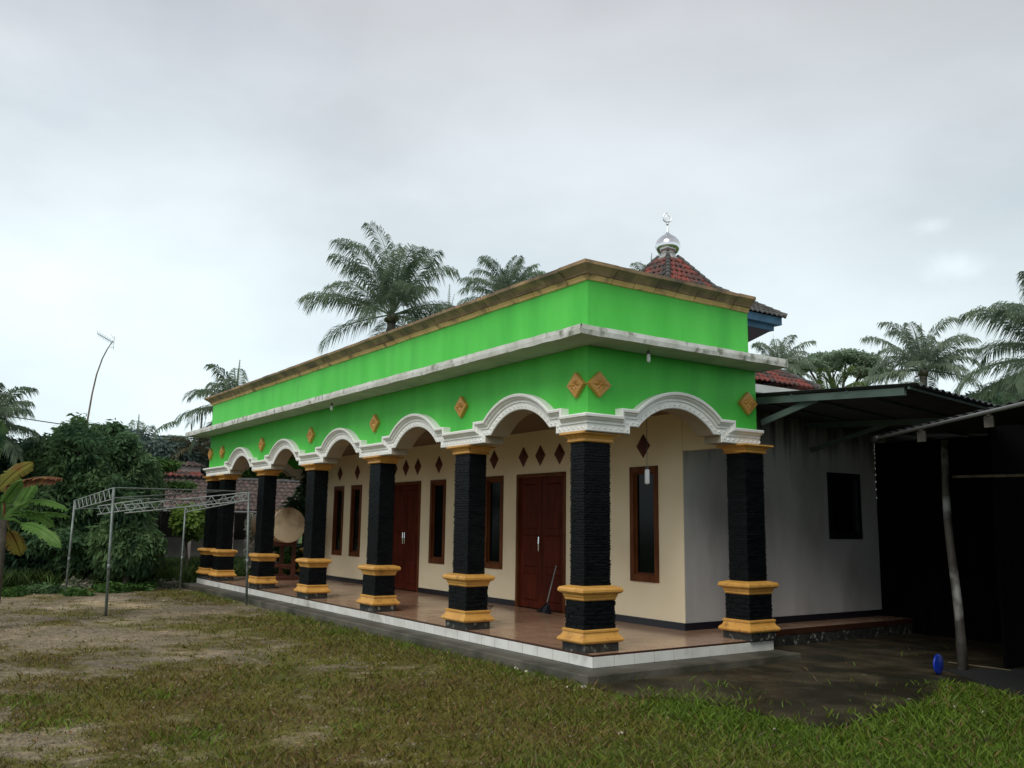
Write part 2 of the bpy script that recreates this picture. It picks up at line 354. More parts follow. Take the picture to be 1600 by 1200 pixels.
# inner white band on the left end arch
n = len(side_pts); ob = offset(side_pts, .22); mb = MB()
vs = [(XL+.325, u, z) for u, z in side_pts]+[(XL+.325, u, z) for u, z in ob]+[(XL+.30, u, z) for u, z in ob]
mb.add(vs, [(i, i+1, n+i+1, n+i) for i in range(n-1)]+[(n+i, n+i+1, 2*n+i+1, 2*n+i) for i in range(n-1)]); mb.build('inner_arch_band', M['white'], mosque)

# projecting canopy slab
sl = MB(); PX0, PX1, PY0, PY1 = XL-.60, XR+.60, YF-.60, YB+.06
sl.box(PX0, PX1, PY0, YF+.02, 4.245, 4.34).box(XR-.02, PX1, YF+.02, PY1, 4.245, 4.34).box(PX0, XL+.02, YF+.02, PY1, 4.245, 4.34)
sl.build('canopy_slab', M['slab'], mosque)
eg = MB()
def rough_strip(x0, y0, x1, y1, out):
    n = max(2, int(math.hypot(x1-x0, y1-y0)/.15)); vs = []; fs = []
    for i in range(n+1):
        t = i/n; x = x0+(x1-x0)*t; y = y0+(y1-y0)*t; j = noise.noise((x*3, y*3, 0))*.012
        vs += [(x+out[0]*.012, y+out[1]*.012, 4.232+j), (x+out[0]*.02, y+out[1]*.02, 4.30), (x+out[0]*.012, y+out[1]*.012, 4.362+j), (x-out[0]*.08, y-out[1]*.08, 4.356+j)]
    for i in range(n):
        for k in range(3): fs.append((4*i+k, 4*i+4+k, 4*i+5+k, 4*i+1+k))
    eg.add(vs, fs)
rough_strip(PX0, PY0, PX1, PY0, (0, -1)); rough_strip(PX1, PY0, PX1, PY1, (1, 0)); rough_strip(PX1, PY1, XR-.4, PY1, (0, 1)); rough_strip(PX0, PY1, PX0, PY0, (-1, 0))
eg.build('slab_edge', M['slab_edge'], mosque)
# parapet wall
pw = MB(); YP = 3.19
pw.box(XL, XR, YF, YF+.18, 4.34, 5.215).box(XR-.18, XR, YF+.18, YP, 4.34, 5.215).box(XL, XL+.18, YF+.18, YP, 4.34, 5.215)
pw.build('parapet', M['green'], mosque)
# cornice in short cast pieces
CP = [(.0, 5.20), (.03, 5.203), (.045, 5.235), (.075, 5.268), (.085, 5.268), (.09, 5.292), (.13, 5.33), (.18, 5.362), (.215, 5.375), (.215, 5.425), (-.12, 5.44), (-.12, 5.21)]
def cornice(name, rng_prof, mt):
    mb = MB()
    def run(a, b_, place, lo_m, hi_m):
        n = round((b_-a)/.42); prof = rng_prof
        for i in range(n):
            s0 = a+(b_-a)*i/n; s1 = a+(b_-a)*(i+1)/n; g = .006; jz = random.uniform(-.004, .004); jo = random.uniform(-.004, .004)
            vs = []
            for (o, z) in prof:
                u0 = s0+(g if i else -o*lo_m); u1 = s1-(g if i < n-1 else -o*hi_m)
                vs += [place(u0, z+jz, o+jo if o > 0 else o), place(u1, z+jz, o+jo if o > 0 else o)]
            m_ = len(prof); fs = [(2*k, 2*k+1, 2*((k+1) % m_)+1, 2*((k+1) % m_)) for k in range(m_)]
            fs += [tuple(2*k for k in range(m_-1, -1, -1)), tuple(2*k+1 for k in range(m_))]
            mb.add(vs, fs)
    run(XL, XR, lambda u, z, o: (u, YF-o, z), 1, 1)
    run(YF, YP, lambda u, z, o: (XR+o, u, z), 1, -.15)
    run(YF, YP, lambda u, z, o: (XL-o, u, z), 1, -.15)
    return mb.build(name, mt, mosque)
cornice('cornice', CP[:5]+[(-.10, 5.268), (-.10, 5.20)], M['goldlow'])
cornice('cornice_crown', [(-.11, 5.270), (.082, 5.270)]+CP[5:10]+[(-.12, 5.44)], M['goldc'])

# hall walls
hw = MB(); T = .15
def wall_openings(mb, y0, y1, x0, x1, z0, z1, ops):
    ops = sorted(ops); x = x0
    for (a, b_, c, d) in ops:
        mb.box(x, a, y0, y1, z0, z1)
        if c > z0: mb.box(a, b_, y0, y1, z0, c)
        mb.box(a, b_, y0, y1, d, z1); x = b_
    mb.box(x, x1, y0, y1, z0, z1)
DOORS = [(-6.16, -4.45), (-12.08, -10.42)]
WINS = [(-7.41, -6.68), (-9.92, -9.17), (-14.61, -13.90), (-15.83, -15.12), (-2.55, -1.82)]
wall_openings(hw, WY, WY+T, WX0, WX1, 0, 4.2, [(a, b_, 0, 2.77) for a, b_ in DOORS]+[(a, b_, .74, 2.77) for a, b_ in WINS])
hw.box(WX1, .08, WY+.01, WY+.16, 3.0, 4.2).box(XL+.02, WX0, WY+.01, WY+.16, 3.0, 4.2)     # beams from hall corner to end column
hw.build('wall', M['cream'], mosque)
gw = MB(); YE = 17.5
def wall_x(mb, x0, x1, y0, y1, z0, z1, ops):
    y = y0
    for (a, b_, c, d) in ops:
        mb.box(x0, x1, y, a, z0, z1); mb.box(x0, x1, a, b_, z0, c); mb.box(x0, x1, a, b_, d, z1); y = b_
    mb.box(x0, x1, y, y1, z0, z1)
wall_x(gw, WX1-.15, WX1+.003, WY+.012, YE, 0, 4.2, [(6.9, 7.95, 1.51, 2.8)])
gw.box(WX0-.003, WX0+.15, WY+.012, YE, 0, 4.2).box(WX0, WX1-.16, YE-.15, YE, 0, 4.2)
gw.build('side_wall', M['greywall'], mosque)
cl = MB(); cl.box(XL+.3, XR-.3, YF+.3, WY, 3.66, 3.70); cl.build('ceiling', M['ceiling'], mosque)
fr = MB(); fr.box(WX0, WX1, WY+.2, YE, 4.2, 4.35); fr.box(XL+.2, XR-.2, YF+.2, WY+.2, 4.42, 4.5); fr.build('flat_roof', M['slab'], mosque)
sk = MB(); xs = sorted([WX0-.012]+[e for d_ in DOORS for e in d_]+[WX1+.015])
for i in range(0, len(xs), 2): sk.box(xs[i], xs[i+1], WY-.015, WY, .001, .12)
sk.box(WX1+.003, WX1+.018, WY, 9.5, .001, .12); sk.build('skirting', M['black'], mosque)
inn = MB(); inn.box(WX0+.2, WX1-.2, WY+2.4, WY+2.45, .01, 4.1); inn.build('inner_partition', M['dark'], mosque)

# doors
def rhomb(mb, cx, cz, hw_, hh, place, d0, d1, bev=.03):
    o = [(cx-hw_, cz), (cx, cz-hh), (cx+hw_, cz), (cx, cz+hh)]; k = 1-bev/hw_
    i = [(cx+(a-cx)*k, cz+(z-cz)*k) for a, z in o]
    vs = [place(a, z, d0) for a, z in o]+[place(a, z, d1-.008) for a, z in o]+[place(a, z, d1) for a, z in i]
    mb.add(vs, [(j, (j+1) % 4, 4+(j+1) % 4, 4+j) for j in range(4)]+[(4+j, 4+(j+1) % 4, 8+(j+1) % 4, 8+j) for j in range(4)]+[(8, 9, 10, 11)])
for a, b_ in DOORS:
    fo = MB(); fo.box(a, a+.07, WY-.02, WY+.12, 0, 2.77).box(b_-.07, b_, WY-.02, WY+.12, 0, 2.77).box(a+.07, b_-.07, WY-.02, WY+.12, 2.69, 2.77)
    d = empty('door', ((a+b_)/2, WY, 0), parent=mosque); d.location -= mosque.location
    fo.build('door_frame', M['frame'], d)
    mid = (a+b_)/2
    for s0, s1 in ((a+.075, mid-.004), (mid+.004, b_-.075)):
        lf = MB(); lf.box(s0, s1, WY+.04, WY+.09, .015, 2.685)
        for z0, z1 in ((.16, .72), (.84, 1.5), (1.62, 2.56)):
            lf.ring([], cap=False) if False else None
            y = WY+.04
            vs = [(s0+.13, y-.001, z0), (s1-.13, y-.001, z0), (s1-.13, y-.001, z1), (s0+.13, y-.001, z1),
                  (s0+.16, y-.022, z0+.03), (s1-.16, y-.022, z0+.03), (s1-.16, y-.022, z1-.03), (s0+.16, y-.022, z1-.03)]
            lf.add(vs, [(j, (j+1) % 4, 4+(j+1) % 4, 4+j) for j in range(4)]+[(4, 5, 6, 7)])
        lf.build('door_leaf', M['door'], d)
    for hx in (mid-.05, mid+.05) if a < -10 else (mid-.03,):
        h = MB(); h.tube([(hx, WY+.04, 1.16), (hx, WY-.02, 1.18), (hx, WY-.025, 1.32), (hx, WY-.02, 1.46), (hx, WY+.04, 1.48)], .014, 8); h.build('handle', M['chrome'], d)
# windows
def window(a, b_, z0, z1, plane='y', fm_=None):
    def P(u, d_, z): return (u, WY+d_, z) if plane == 'y' else (WX1-d_, u, z)
    w = empty('window', P((a+b_)/2, 0, z0), parent=mosque); w.location -= mosque.location
    fo = MB(); t = .10
    def bx(u0, u1, d0, d1, za, zb):
        A, B = P(u0, d0, za), P(u1, d1, zb); fo.box(min(A[0], B[0]), max(A[0], B[0]), min(A[1], B[1]), max(A[1], B[1]), za, zb)
    bx(a, a+t, -.02, .12, z0, z1); bx(b_-t, b_, -.02, .12, z0, z1); bx(a+t, b_-t, -.02, .12, z1-t, z1); bx(a+t, b_-t, -.03, .12, z0, z0+t*1.2)
    # inner sash
    s_ = .035; bx(a+t, a+t+s_, .03, .08, z0+t*1.2, z1-t); bx(b_-t-s_, b_-t, .03, .08, z0+t*1.2, z1-t); bx(a+t+s_, b_-t-s_, .03, .08, z1-t-s_, z1-t); bx(a+t+s_, b_-t-s_, .03, .08, z0+t*1.2, z0+t*1.2+s_)
    fo.build('frame', fm_ or M['frame'], w)
    g = MB(); A, B = P(a+t, .055, z0), P(b_-t, .060, z1)
    g.box(min(A[0], B[0]), max(A[0], B[0]), min(A[1], B[1]), max(A[1], B[1]), z0+t, z1-t); g.build('pane', M['glass'], w)
for a, b_ in WINS: window(a, b_, .74, 2.77)
window(6.9, 7.95, 1.51, 2.8, 'x', M['black'])

# lozenge ornaments
def lozenge(name, cx, cz, hw_, hh, place, mt, flower=True):
    mb = MB(); rhomb(mb, cx, cz, hw_, hh, place, 0, .07 if flower else .02)
    d1 = .07 if flower else .02
    if flower:
        for k in range(8):
            big = k % 2 == 0; ln = (.62 if big else .40); th = k*math.pi/4
            dx, dz = math.cos(th)*hw_*ln*(1 if big else 1.1), math.sin(th)*hh*ln*(1 if big else 1.1)
            px, pz = -math.sin(th)*hw_*.17, math.cos(th)*hh*.17
            vs = [place(cx, cz, d1), place(cx+dx*.5+px, cz+dz*.5+pz, d1), place(cx+dx*1.25, cz+dz*1.25, d1), place(cx+dx*.5-px, cz+dz*.5-pz, d1), place(cx+dx*.55, cz+dz*.55, d1+.028)]
            mb.add(vs, [(0, 1, 4), (1, 2, 4), (2, 3, 4), (3, 0, 4)])
        n = 8; vs = [place(cx+hw_*.14*math.cos(j*math.pi/4), cz+hh*.14*math.sin(j*math.pi/4), d1+.01) for j in range(n)]+[place(cx, cz, d1+.045)]
        mb.add(vs, [(j, (j+1) % n, n) for j in range(n)])
    else: rhomb(mb, cx, cz, hw_*.62, hh*.62, place, .02, .035, .02)
    return mb.build(name, mt, mosque)
for cx in (-.125, -3.27, -6.62, -9.96, -13.30, -16.70, -17.86): lozenge('lozenge_ornament', cx, 3.69, .19, .185, lambda u, z, p: (u, YF-p, z), M['gold'])
for cy in (-.02, 3.10): lozenge('lozenge_ornament', cy, 3.69, .21, .185, lambda u, z, p: (XR+p, u, z), M['gold'])
for cx in (-2.19, -4.66, -5.32, -5.93, -7.07, -9.54, -10.62, -11.27, -11.93, -14.25, -15.47):
    lozenge('wall_lozenge', cx, 3.14, .175, .215, lambda u, z, p: (u, WY-p, z), M['reddia'], False)

# columns
def shaft_rows(hx, hy, z0, z1, rh, jit, parts=(2, 3)):
    mb = MB(); z = z0
    while z < z1-.005:
        h = min(rh*random.uniform(.75, 1.25), z1-z)
        for face in range(4):
            L_ = hx if face in (0, 2) else hy
            cuts = sorted([-L_, L_]+[random.uniform(-L_*.8, L_*.8) for _ in range(random.randint(*parts)-1)])
            for c0, c1 in zip(cuts, cuts[1:]):
                d = random.uniform(0, jit); g = .003; e = .004
                lo, hi = z+.002, z+h-.002
                if hi-lo < .006: continue
                out = (hy if face in (0, 2) else hx)
                cc0 = c0-(out*0 if c0 > -L_+1e-6 else d*.6); cc1 = c1+(0 if c1 < L_-1e-6 else d*.6)
                base = out-.03
                def pp(u, w, zz):
                    return {0: (u, -w, zz), 1: (w, u, zz), 2: (-u, w, zz), 3: (-w, -u, zz)}[face]
                vs = [pp(cc0+g, base, lo), pp(cc1-g, base, lo), pp(cc1-g, base, hi), pp(cc0+g, base, hi),
                      pp(cc0+g+e, out+d, lo+e), pp(cc1-g-e, out+d, lo+e), pp(cc1-g-e, out+d, hi-e), pp(cc0+g+e, out+d, hi-e)]
                mb.add(vs, [(j, (j+1) % 4, 4+(j+1) % 4, 4+j) for j in range(4)]+[(4, 5, 6, 7)])
        z += h
    mb.box(-hx+.004, hx-.004, -hy+.004, hy-.004, z0, z1)
    return mb
def sym(hx, hy, prof): return [(-hx-o, hx+o, -hy-o, hy+o, z) for o, z in prof]
def make_column(hx, hy, loc):
    c = empty('column', Vector(loc)-mosque.location, parent=mosque); W_ = wloc(c)
    def B(mb, name, mt): mesh_obj(name, mb.v, mb.f, mt, c, origin=W_, local=True)
    lx, ly = hx+.045, hy+.045
    mb = MB(); mb.ring(sym(hx+.095, hy+.065, [(0, .001), (0, .118)])); B(mb, 'plinth', M['plinth'])
    mb = MB(); mb.ring(sym(lx, ly, [(.055, .118), (.085, .135), (.092, .155), (.075, .185), (.05, .205), (.035, .235), (.028, .262), (.04, .268), (.042, .292), (.02, .302)])); B(mb, 'base_moulding', M['gold'])
    mb = shaft_rows(lx, ly, .30, .69, .065, .012); B(mb, 'pedestal', M['cladding'])
    mb = MB(); mb.ring(sym(hx, hy, [(.046, .685), (.058, .70), (.058, .722), (.07, .738), (.075, .768), (.11, .785), (.13, .805), (.13, .835), (.11, .862), (.02, .885)])); B(mb, 'ring_moulding', M['gold'])
    mb = shaft_rows(hx, hy, .885, 2.885, .040, .013, (1, 2)); B(mb, 'shaft', M['cladding'])
    mb = MB(); mb.ring(sym(hx, hy, [(.02, 2.88), (.045, 2.893), (.035, 2.905), (.03, 2.93), (.055, 2.965), (.10, 2.985), (.12, 2.995), (.12, 3.018)])); B(mb, 'capital', M['gold'])
    return c
for k in (1, 2, 3, 4, 5): make_column(.235, .165, (.05-3.355*k, 0, 0))
make_column(.235, .165, (-18.0, 0, 0))
make_column(.155, .235, (-.19, .08, 0)); s1 = make_column(.19, .215, (0, 3.14, 0))
c = dup_tree(s1, mosque); c.location = Vector((-17.95, 3.14, 0))-mosque.location

# porch floor and white tile edging
fl = MB(); FX0, FX1, FY0, FY1 = -18.35, .225, -.23, 3.43
fl.box(FX0, FX1-.03, FY0+.03, WY, -.03, 0).box(WX1, FX1-.03, WY, FY1, -.03, 0).box(WX1, -.58, FY1, 12, -.03, 0).box(FX0, WX0, WY, FY1, -.03, 0)
fl.box(FX0+.04, FX1-.06, FY0+.06, FY1-.05, -.30, -.03)
fl.build('porch_floor', M['porch'], mosque)
rs = MB(); rs.box(WX1, -.575, FY1-.04, 12, -.30, -.031); rs.build('walkway_riser', M['plinth'], mosque)
ns_ = MB(); ns_.cbox(FX0, FX1, FY0, FY0+.03, -.024, .001, .004).cbox(FX1-.03, FX1, FY0+.03, FY1, -.024, .001, .004).cbox(-.58, -.565, FY1, 12, -.10, -.001, .004)
ns_.build('floor_nosing', mat('dark_nosing', (.05, .02, .012), .3), mosque)
te = MB(); x = FX1
def tl(x0, x1, y0, y1): te.cbox(x0, x1, y0, y1, -.168, -.026, .003)
tl(FX1-.13, FX1, FY0, FY0+.02); x = FX1-.135
while x > FX0+.2: tl(x-.360, x, FY0, FY0+.02); x -= .371
y = FY0+.025
while y < FY1: tl(FX1-.02, FX1, y, min(y+.360, FY1)); y += .371
te.build('tile_edging', M['tilewhite'], mosque)

# tiered roof and dome
RC = Vector((-9, 10.36, 0))
tiers = MB()
def tiled_pyramid(name, rs, zs, mt, thick=.06):
    """square roof in overlapping pan-tile courses; rs/zs = radii and heights from eave to top"""
    mb = MB()
    for (r0, z0), (r1, z1) in zip(zip(rs, zs), zip(rs[1:], zs[1:])):
        sl_ = math.hypot(r0-r1, z1-z0); nc = max(2, round(sl_/.26))
        for c in range(nc):
            ra, za = r0+(r1-r0)*c/nc, z0+(z1-z0)*c/nc; rb, zb = r0+(r1-r0)*(c+1)/nc, z0+(z1-z0)*(c+1)/nc
            for side in range(4):
                n = max(2, int(2*ra/.20))
                for i in range(n):
                    def pt(t, r, z, lift):
                        a_ = -r+2*r*t; q = {0: (a_, -r), 1: (r, a_), 2: (-a_, r), 3: (-r, -a_)}[side]
                        return (RC.x+q[0], RC.y+q[1], z+lift)
                    for (t0, l0), (t1, l1) in (((i/n, .0), ((i+.35)/n, .045)), (((i+.35)/n, .045), ((i+.7)/n, .03)), (((i+.7)/n, .03), ((i+1)/n, .0))):
                        mb.add([pt(t0, ra+.03, za, l0+.03), pt(t1, ra+.03, za, l1+.03), pt(t1, rb, zb, l1), pt(t0, rb, zb, l0), pt(t0, ra+.03, za, l0-.01), pt(t1, ra+.03, za, l1-.01)],
                               [(0, 1, 2, 3), (4, 5, 1, 0)])
    return mb.build(name, mt, mosque)
tiled_pyramid('upper_roof', [.92, .22], [8.66, 9.62], M['redtile'])
tiled_pyramid('skirt_roof', [2.34, .92], [7.72, 8.66], M['greytile'])
tiled_pyramid('lower_roof', [2.95, 1.6], [5.62, 6.5], M['redtile'])
for sx in (-1, 1):
    for sy in (-1, 1):
        for (r0, z0, r1, z1) in ((2.38, 7.76, .94, 8.71), (.94, 8.71, .2, 9.68), (2.98, 5.66, 1.6, 6.56)):
            n = int(math.hypot(r1-r0, z1-z0)*1.3/.24)+1; hp = MB()
            for k in range(n):
                a, b_ = k/n, (k+1.15)/n
                p = [RC+Vector((sx*(r0+(r1-r0)*t), sy*(r0+(r1-r0)*t), z0+(z1-z0)*t)) for t in (a, b_)]
                hp.tube(p, [.085, .06], 8)
            hp.build('hip_ridge', M['greytile'], mosque)
fa = MB()
for k, (r, z0, z1) in enumerate(((2.28, 7.50, 7.72), (2.12, 7.34, 7.50))):
    fa.ring([(RC.x-r, RC.x+r, RC.y-r, RC.y+r, z0), (RC.x-r, RC.x+r, RC.y-r, RC.y+r, z1)])
fa.build('blue_fascia', M['blue'], mosque)
so = MB(); so.ring([(RC.x-1.5, RC.x+1.5, RC.y-1.5, RC.y+1.5, 6.95), (RC.x-2.05, RC.x+2.05, RC.y-2.05, RC.y+2.05, 7.335)]); so.build('soffit', M['soffit'], mosque)
tw = MB(); tw.box(RC.x-1.5, RC.x+1.5, RC.y-1.5, RC.y+1.5, 4.35, 6.96)
tw.ring([(RC.x-2.6, RC.x+2.6, RC.y-2.6, RC.y+2.6, 4.35), (RC.x-2.6, RC.x+2.6, RC.y-2.6, RC.y+2.6, 5.60)]); tw.build('roof_tower_wall', M['plainwall'], mosque)
dm = empty('dome', Vector((RC.x, RC.y, 9.62))-mosque.location, parent=mosque)
lb = MB(); lb.lathe([(.30, -.06), (.31, .0), (.25, .04), (.22, .10), (.24, .13)], (RC.x, RC.y, 9.62), 20); lb.build('collar', mat('dome_collar', (.45, .45, .43), .4, (.25, .25, .24), 20), dm, smooth=True)
db = MB(); db.lathe([(.20, .13), (.29, .19), (.35, .28), (.375, .38), (.365, .47), (.32, .57), (.24, .66), (.14, .73), (.07, .78), (.04, .83), (.022, .98), (.016, 1.06)], (RC.x, RC.y, 9.62), 32)
db.build('silver_onion', M['chrome'], dm, smooth=True)
fn = MB(); fn.lathe([(.01, 1.05), (.045, 1.08), (.045, 1.11), (.01, 1.14)], (RC.x, RC.y, 9.62), 12)
import cmath
cr = []
ctr = Vector((RC.x, RC.y, 9.62+1.29)); rx = Vector((_r0[0], _r0[1], 0))
for k in range(25):
    th = math.radians(60+300*k/24+20); cr.append(ctr+rx*(.125*math.cos(th))+Vector((0, 0, .14*math.sin(th))))
fn.tube(cr, [.006+.020*math.sin(math.pi*k/24) for k in range(25)], 8)
cr = [ctr+rx*(.06*math.cos(math.radians(a))+.01)+Vector((0, 0, .065*math.sin(math.radians(a)))) for a in range(-30, 250, 25)]
fn.tube(cr, .010, 6); fn.tube([(RC.x, RC.y, 10.74), (RC.x, RC.y, 10.79)], .012, 6)
fn.build('finial', M['chrome'], dm, smooth=True)

# ================================================================== SETTING: ledge, apron, ground
pv = MB(); LO = .43
pv.ring([(FX0-.2, FX1+LO, FY0-LO, FY1+.1, GZ-.1), (FX0-.2, FX1+LO, FY0-LO, FY1+.1, -.185), (FX0-.19, FX1+LO-.02, FY0-LO+.02, FY1+.08, -.170)])
o = pv.build('pavement', M['concrete']); o['kind'] = 'structure'
ap_px = [(930, 1062), (925, 1074), (985, 1090), (1060, 1096), (1130, 1104), (1180, 1116), (1235, 1132), (1300, 1140), (1350, 1128), (1400, 1112), (1450, 1092), (1475, 1068)]
ap = [onz(u, v) for u, v in ap_px]
fine = []
for p, q in zip(ap, ap[1:]):
    kk = max(1, int((q-p).length/.07))
    fine += [p.lerp(q, i/kk) for i in range(kk)]
loop = [(p.x+noise.noise((p.x*2.5, p.y*2.5, 3))*.13+noise.noise((p.x*11, p.y*11, 3))*.05, p.y+noise.noise((p.x*2.5, p.y*2.5, 9))*.13+noise.noise((p.x*11, p.y*11, 9))*.05) for p in fine]+[(3.2, 4.6), (3.5, 12), (-.7, 12), (-.7, 3), (.3, 0)]
me_v = [(x, y, GZ+.022) for x, y in loop]; n = len(me_v)
o = mesh_obj('paved_apron', me_v+[(x, y, GZ-.05) for x, y in loop], [tuple(range(n))]+[(i, (i+1) % n, n+(i+1) % n, n+i) for i in range(n)], M['apron']); o['kind'] = 'structure'

def in_apron(x, y):
    if x < -1 or x > 4 or y > 12 or y < -1.2: return False
    c = False; j = len(loop)-1
    for i in range(len(loop)):
        xi, yi = loop[i]; xj, yj = loop[j]
        if (yi > y) != (yj > y) and x < (xj-xi)*(y-yi)/(yj-yi)+xi: c = not c
        j = i
    return c
def nz(x, y, s, o=0): return noise.noise((x*s+o, y*s-o*.7, o*1.3))
def sstep(a, b_, x):
    t = min(1, max(0, (x-a)/(b_-a))); return t*t*(3-2*t)
def veg(x, y):
    """(cover 0..1, greenness 0..1) of the yard"""
    dl = (FY0-LO)-y                                   # distance in front of the ledge
    n1 = nz(x, y, .45, 2)+.6*nz(x, y, 1.1, 5)+.35*nz(x, y, 2.6, 8)
    right = sstep(-4, 3.5, x+.25*y+1.0)
    far = sstep(-18.0, -21.0, x+.10*y+.5*nz(x, y, .6, 4))
    strip = sstep(1.9, .0, dl+.7*nz(x, y, .8, 1)) if dl > -.2 else 1
    cover = .34+.40*sstep(-9.5, -2, x+.9*y+4.5)+.50*n1+.42*nz(x, y, 3.6, 12)+.30*nz(x, y, 8, 17)+.40*right+.30*strip+.9*far
    green = .22+.30*nz(x, y, .8, 11)+.6*sstep(1.2, 4.5, x+.55*y+1.2*nz(x, y, .7, 6)+1.2)+.45*strip*sstep(.9, .0, dl)+.6*far
    return min(1, max(0, cover)), min(1, max(0, green))
DIRT = np.array((.245, .190, .115)); DIRT2 = np.array((.135, .112, .082)); OLIVE = np.array((.108, .086, .015)); GREEN = np.array((.055, .094, .008)); BROWN = np.array((.115, .072, .028))
def ground_col(x, y):
    c, g = veg(x, y); n2 = .5+.5*nz(x, y, .6, 15)
    d = DIRT*(1-n2)+DIRT2*n2; v = OLIVE*(1-g)+GREEN*g
    k = sstep(.25, .75, c); br = sstep(.35, .8, .5+.9*nz(x, y, .9, 50))*(1-g)*.5; v = v*(1-br)+BROWN*.9*br; r = d*(1-k)+v*k
    pale = sstep(.15, .55, nz(x*.8, y*1.5, .5, 21))*(1-k); r = r*(1+.75*pale)
    return r
def grid(xs, ys, name, zf):
    vs = [(x, y, zf(x, y)) for y in ys for x in xs]; nx = len(xs)
    fs = [(j*nx+i, j*nx+i+1, (j+1)*nx+i+1, (j+1)*nx+i) for j in range(len(ys)-1) for i in range(nx-1)]
    return vs, fs
xs = np.concatenate([[-900, -400, -200, -120, -80, -60, -48], np.arange(-40, 14.01, .16), [18, 26, 40, 80, 200, 600]])
ys = np.concatenate([[-500, -200, -100, -60, -35, -22], np.arange(-14, 7, .16), [8, 10, 13, 18, 26, 40, 60, 90, 150, 300, 700]])
def gz(x, y):
    near = sstep(-26, -20, x)*sstep(16, 12, abs(x)) if abs(x) < 30 else 0
    z = GZ+.028*nz(x, y, .5, 3)+.012*nz(x, y, 2.5, 7)
    if y > FY0-LO-.5 and -20 < x: z = min(z, GZ+.008) - .0
    if in_apron(x, y): z = GZ+.004
    return z
gv, gf = grid(list(xs), list(ys), 'ground', gz)
g = mesh_obj('ground', gv, gf, M['ground'], origin=(0, 0, 0), smooth=True); g['kind'] = 'structure'
a = g.data.color_attributes.new('tint', 'FLOAT_COLOR', 'POINT')
cols = np.ones((len(gv), 4), dtype=np.float32)
for i, (x, y, z) in enumerate(gv): cols[i, :3] = ground_col(x, y)
a.data.foreach_set('color', cols.ravel())

# grass blades
def blades(px, py, pz, h, w, lean, tint, name, label, cat, kind='stuff', origin=(0, 0, 0)):
    n = len(px); th = rng.uniform(0, 2*np.pi, n); la = rng.uniform(0, 2*np.pi, n)
    base = np.c_[px, py, pz]; d = np.c_[np.cos(th), np.sin(th), np.zeros(n)]*w[:, None]
    tip = base+np.c_[np.cos(la)*lean*h, np.sin(la)*lean*h, h]
    mid = base*.45+tip*.55; mid[:, 2] += h*.12
    q = np.stack([base-d, base+d, mid+d*.7, tip], axis=1)
    return tag(fastquads(name, q, M['blade'], tint=tint, origin=origin), label, cat, kind=kind)
pts_ = []; tries = 0
cam2 = np.array(CAM[:2]); fw = np.array([math.cos(YAW), math.sin(YAW)]); rt = np.array([_r0[0], _r0[1]])
while len(pts_) < 150000 and tries < 1100000:
    tries += 1
    dd = 3.2*(34/3.2)**(random.random()**1.0); la = random.uniform(-.63, .63)*dd
    p = cam2+fw*dd+rt*la; x, y = p
    if x > -20.5 and y > FY0-LO-.02 and x < FX1+LO+.02 and y < 12: continue
    if in_apron(x, y) and random.random() > .015+.6*sstep(.08, .45, nz(x, y, 2.2, 40)+.35*nz(x, y, 7, 41))*(1 if y < .9 else 0): continue
    if y > 3.5 and x > 1.5: continue
    c, gn = veg(x, y)
    k = sstep(.30, .85, c+.35*nz(x, y, 6, 2)+.2*nz(x, y, 13, 4))**1.3
    if random.random() > k: continue
    pts_.append((x, y, gn, c, dd))
pa = np.array(pts_); n = len(pa)
h = rng.uniform(.012, .045, n)*(1+.6*pa[:, 2])*(.45+.95*pa[:, 3])*np.clip(.5+.06*pa[:, 4], .6, 1.2); w = rng.uniform(.003, .0065, n)*(1+pa[:, 4]*.06)
mix = np.clip(pa[:, 2]+rng.normal(0, .22, n), 0, 1)[:, None]; tint = (OLIVE*1.25*(1-mix)+GREEN*1.7*mix)
dpn = np.array([.5+.9*nz(x, y, .9, 50) for x, y in pa[:, :2]]); dry = rng.random(n) < np.clip(.55*dpn, .05, .7)*(1-.75*pa[:, 2]); tint[dry] = BROWN*1.5; pal = rng.random(n) < .03; tint[pal] = (.16, .13, .07)
tint *= rng.uniform(.6, 1.35, n)[:, None]
gzv = np.array([gz(x, y) for x, y in pa[:, :2]])
blades(pa[:, 0], pa[:, 1], gzv-.004, h, w, rng.uniform(.3, 1.6, n), tint, 'grass', 'short patchy olive and green grass across the yard', 'grass')
# loose gravel and litter in the bare earth
gp = []
while len(gp) < 9000:
    dd = 3.4*(26/3.4)**random.random(); la = random.uniform(-.62, .45)*dd; p = cam2+fw*dd+rt*la; x, y = p
    if y > FY0-LO-.05 or x < -19: continue
    c, gn = veg(x, y)
    if random.random() < .15+.85*(1-c)*(.5+.9*nz(x, y, .7, 33)): gp.append((x, y, dd))
gp = np.array(gp); n = len(gp); sz = rng.uniform(.004, .013, n)*(1+gp[:, 2]*.06)
zz = np.array([gz(x, y) for x, y in gp[:, :2]]); c0_ = np.c_[gp[:, 0], gp[:, 1], zz]; Q = []
a0_ = rng.uniform(0, 6.28, n); ring_ = []
for k in range(4):
    a_ = a0_+k*np.pi/2+rng.uniform(-.4, .4, n); ring_.append(c0_+np.c_[np.cos(a_)*sz*rng.uniform(.7, 1.3, n), np.sin(a_)*sz*rng.uniform(.7, 1.3, n), -.003*np.ones(n)])
top_ = c0_+np.c_[np.zeros(n), np.zeros(n), sz*rng.uniform(.4, .9, n)]
for k in range(4): Q.append(np.stack([ring_[k], ring_[(k+1) % 4], top_+(ring_[(k+1) % 4]-c0_)*.45, top_+(ring_[k]-c0_)*.45], axis=1))
Q.append(np.stack([top_+(ring_[k]-c0_)*.45 for k in range(4)], axis=1))
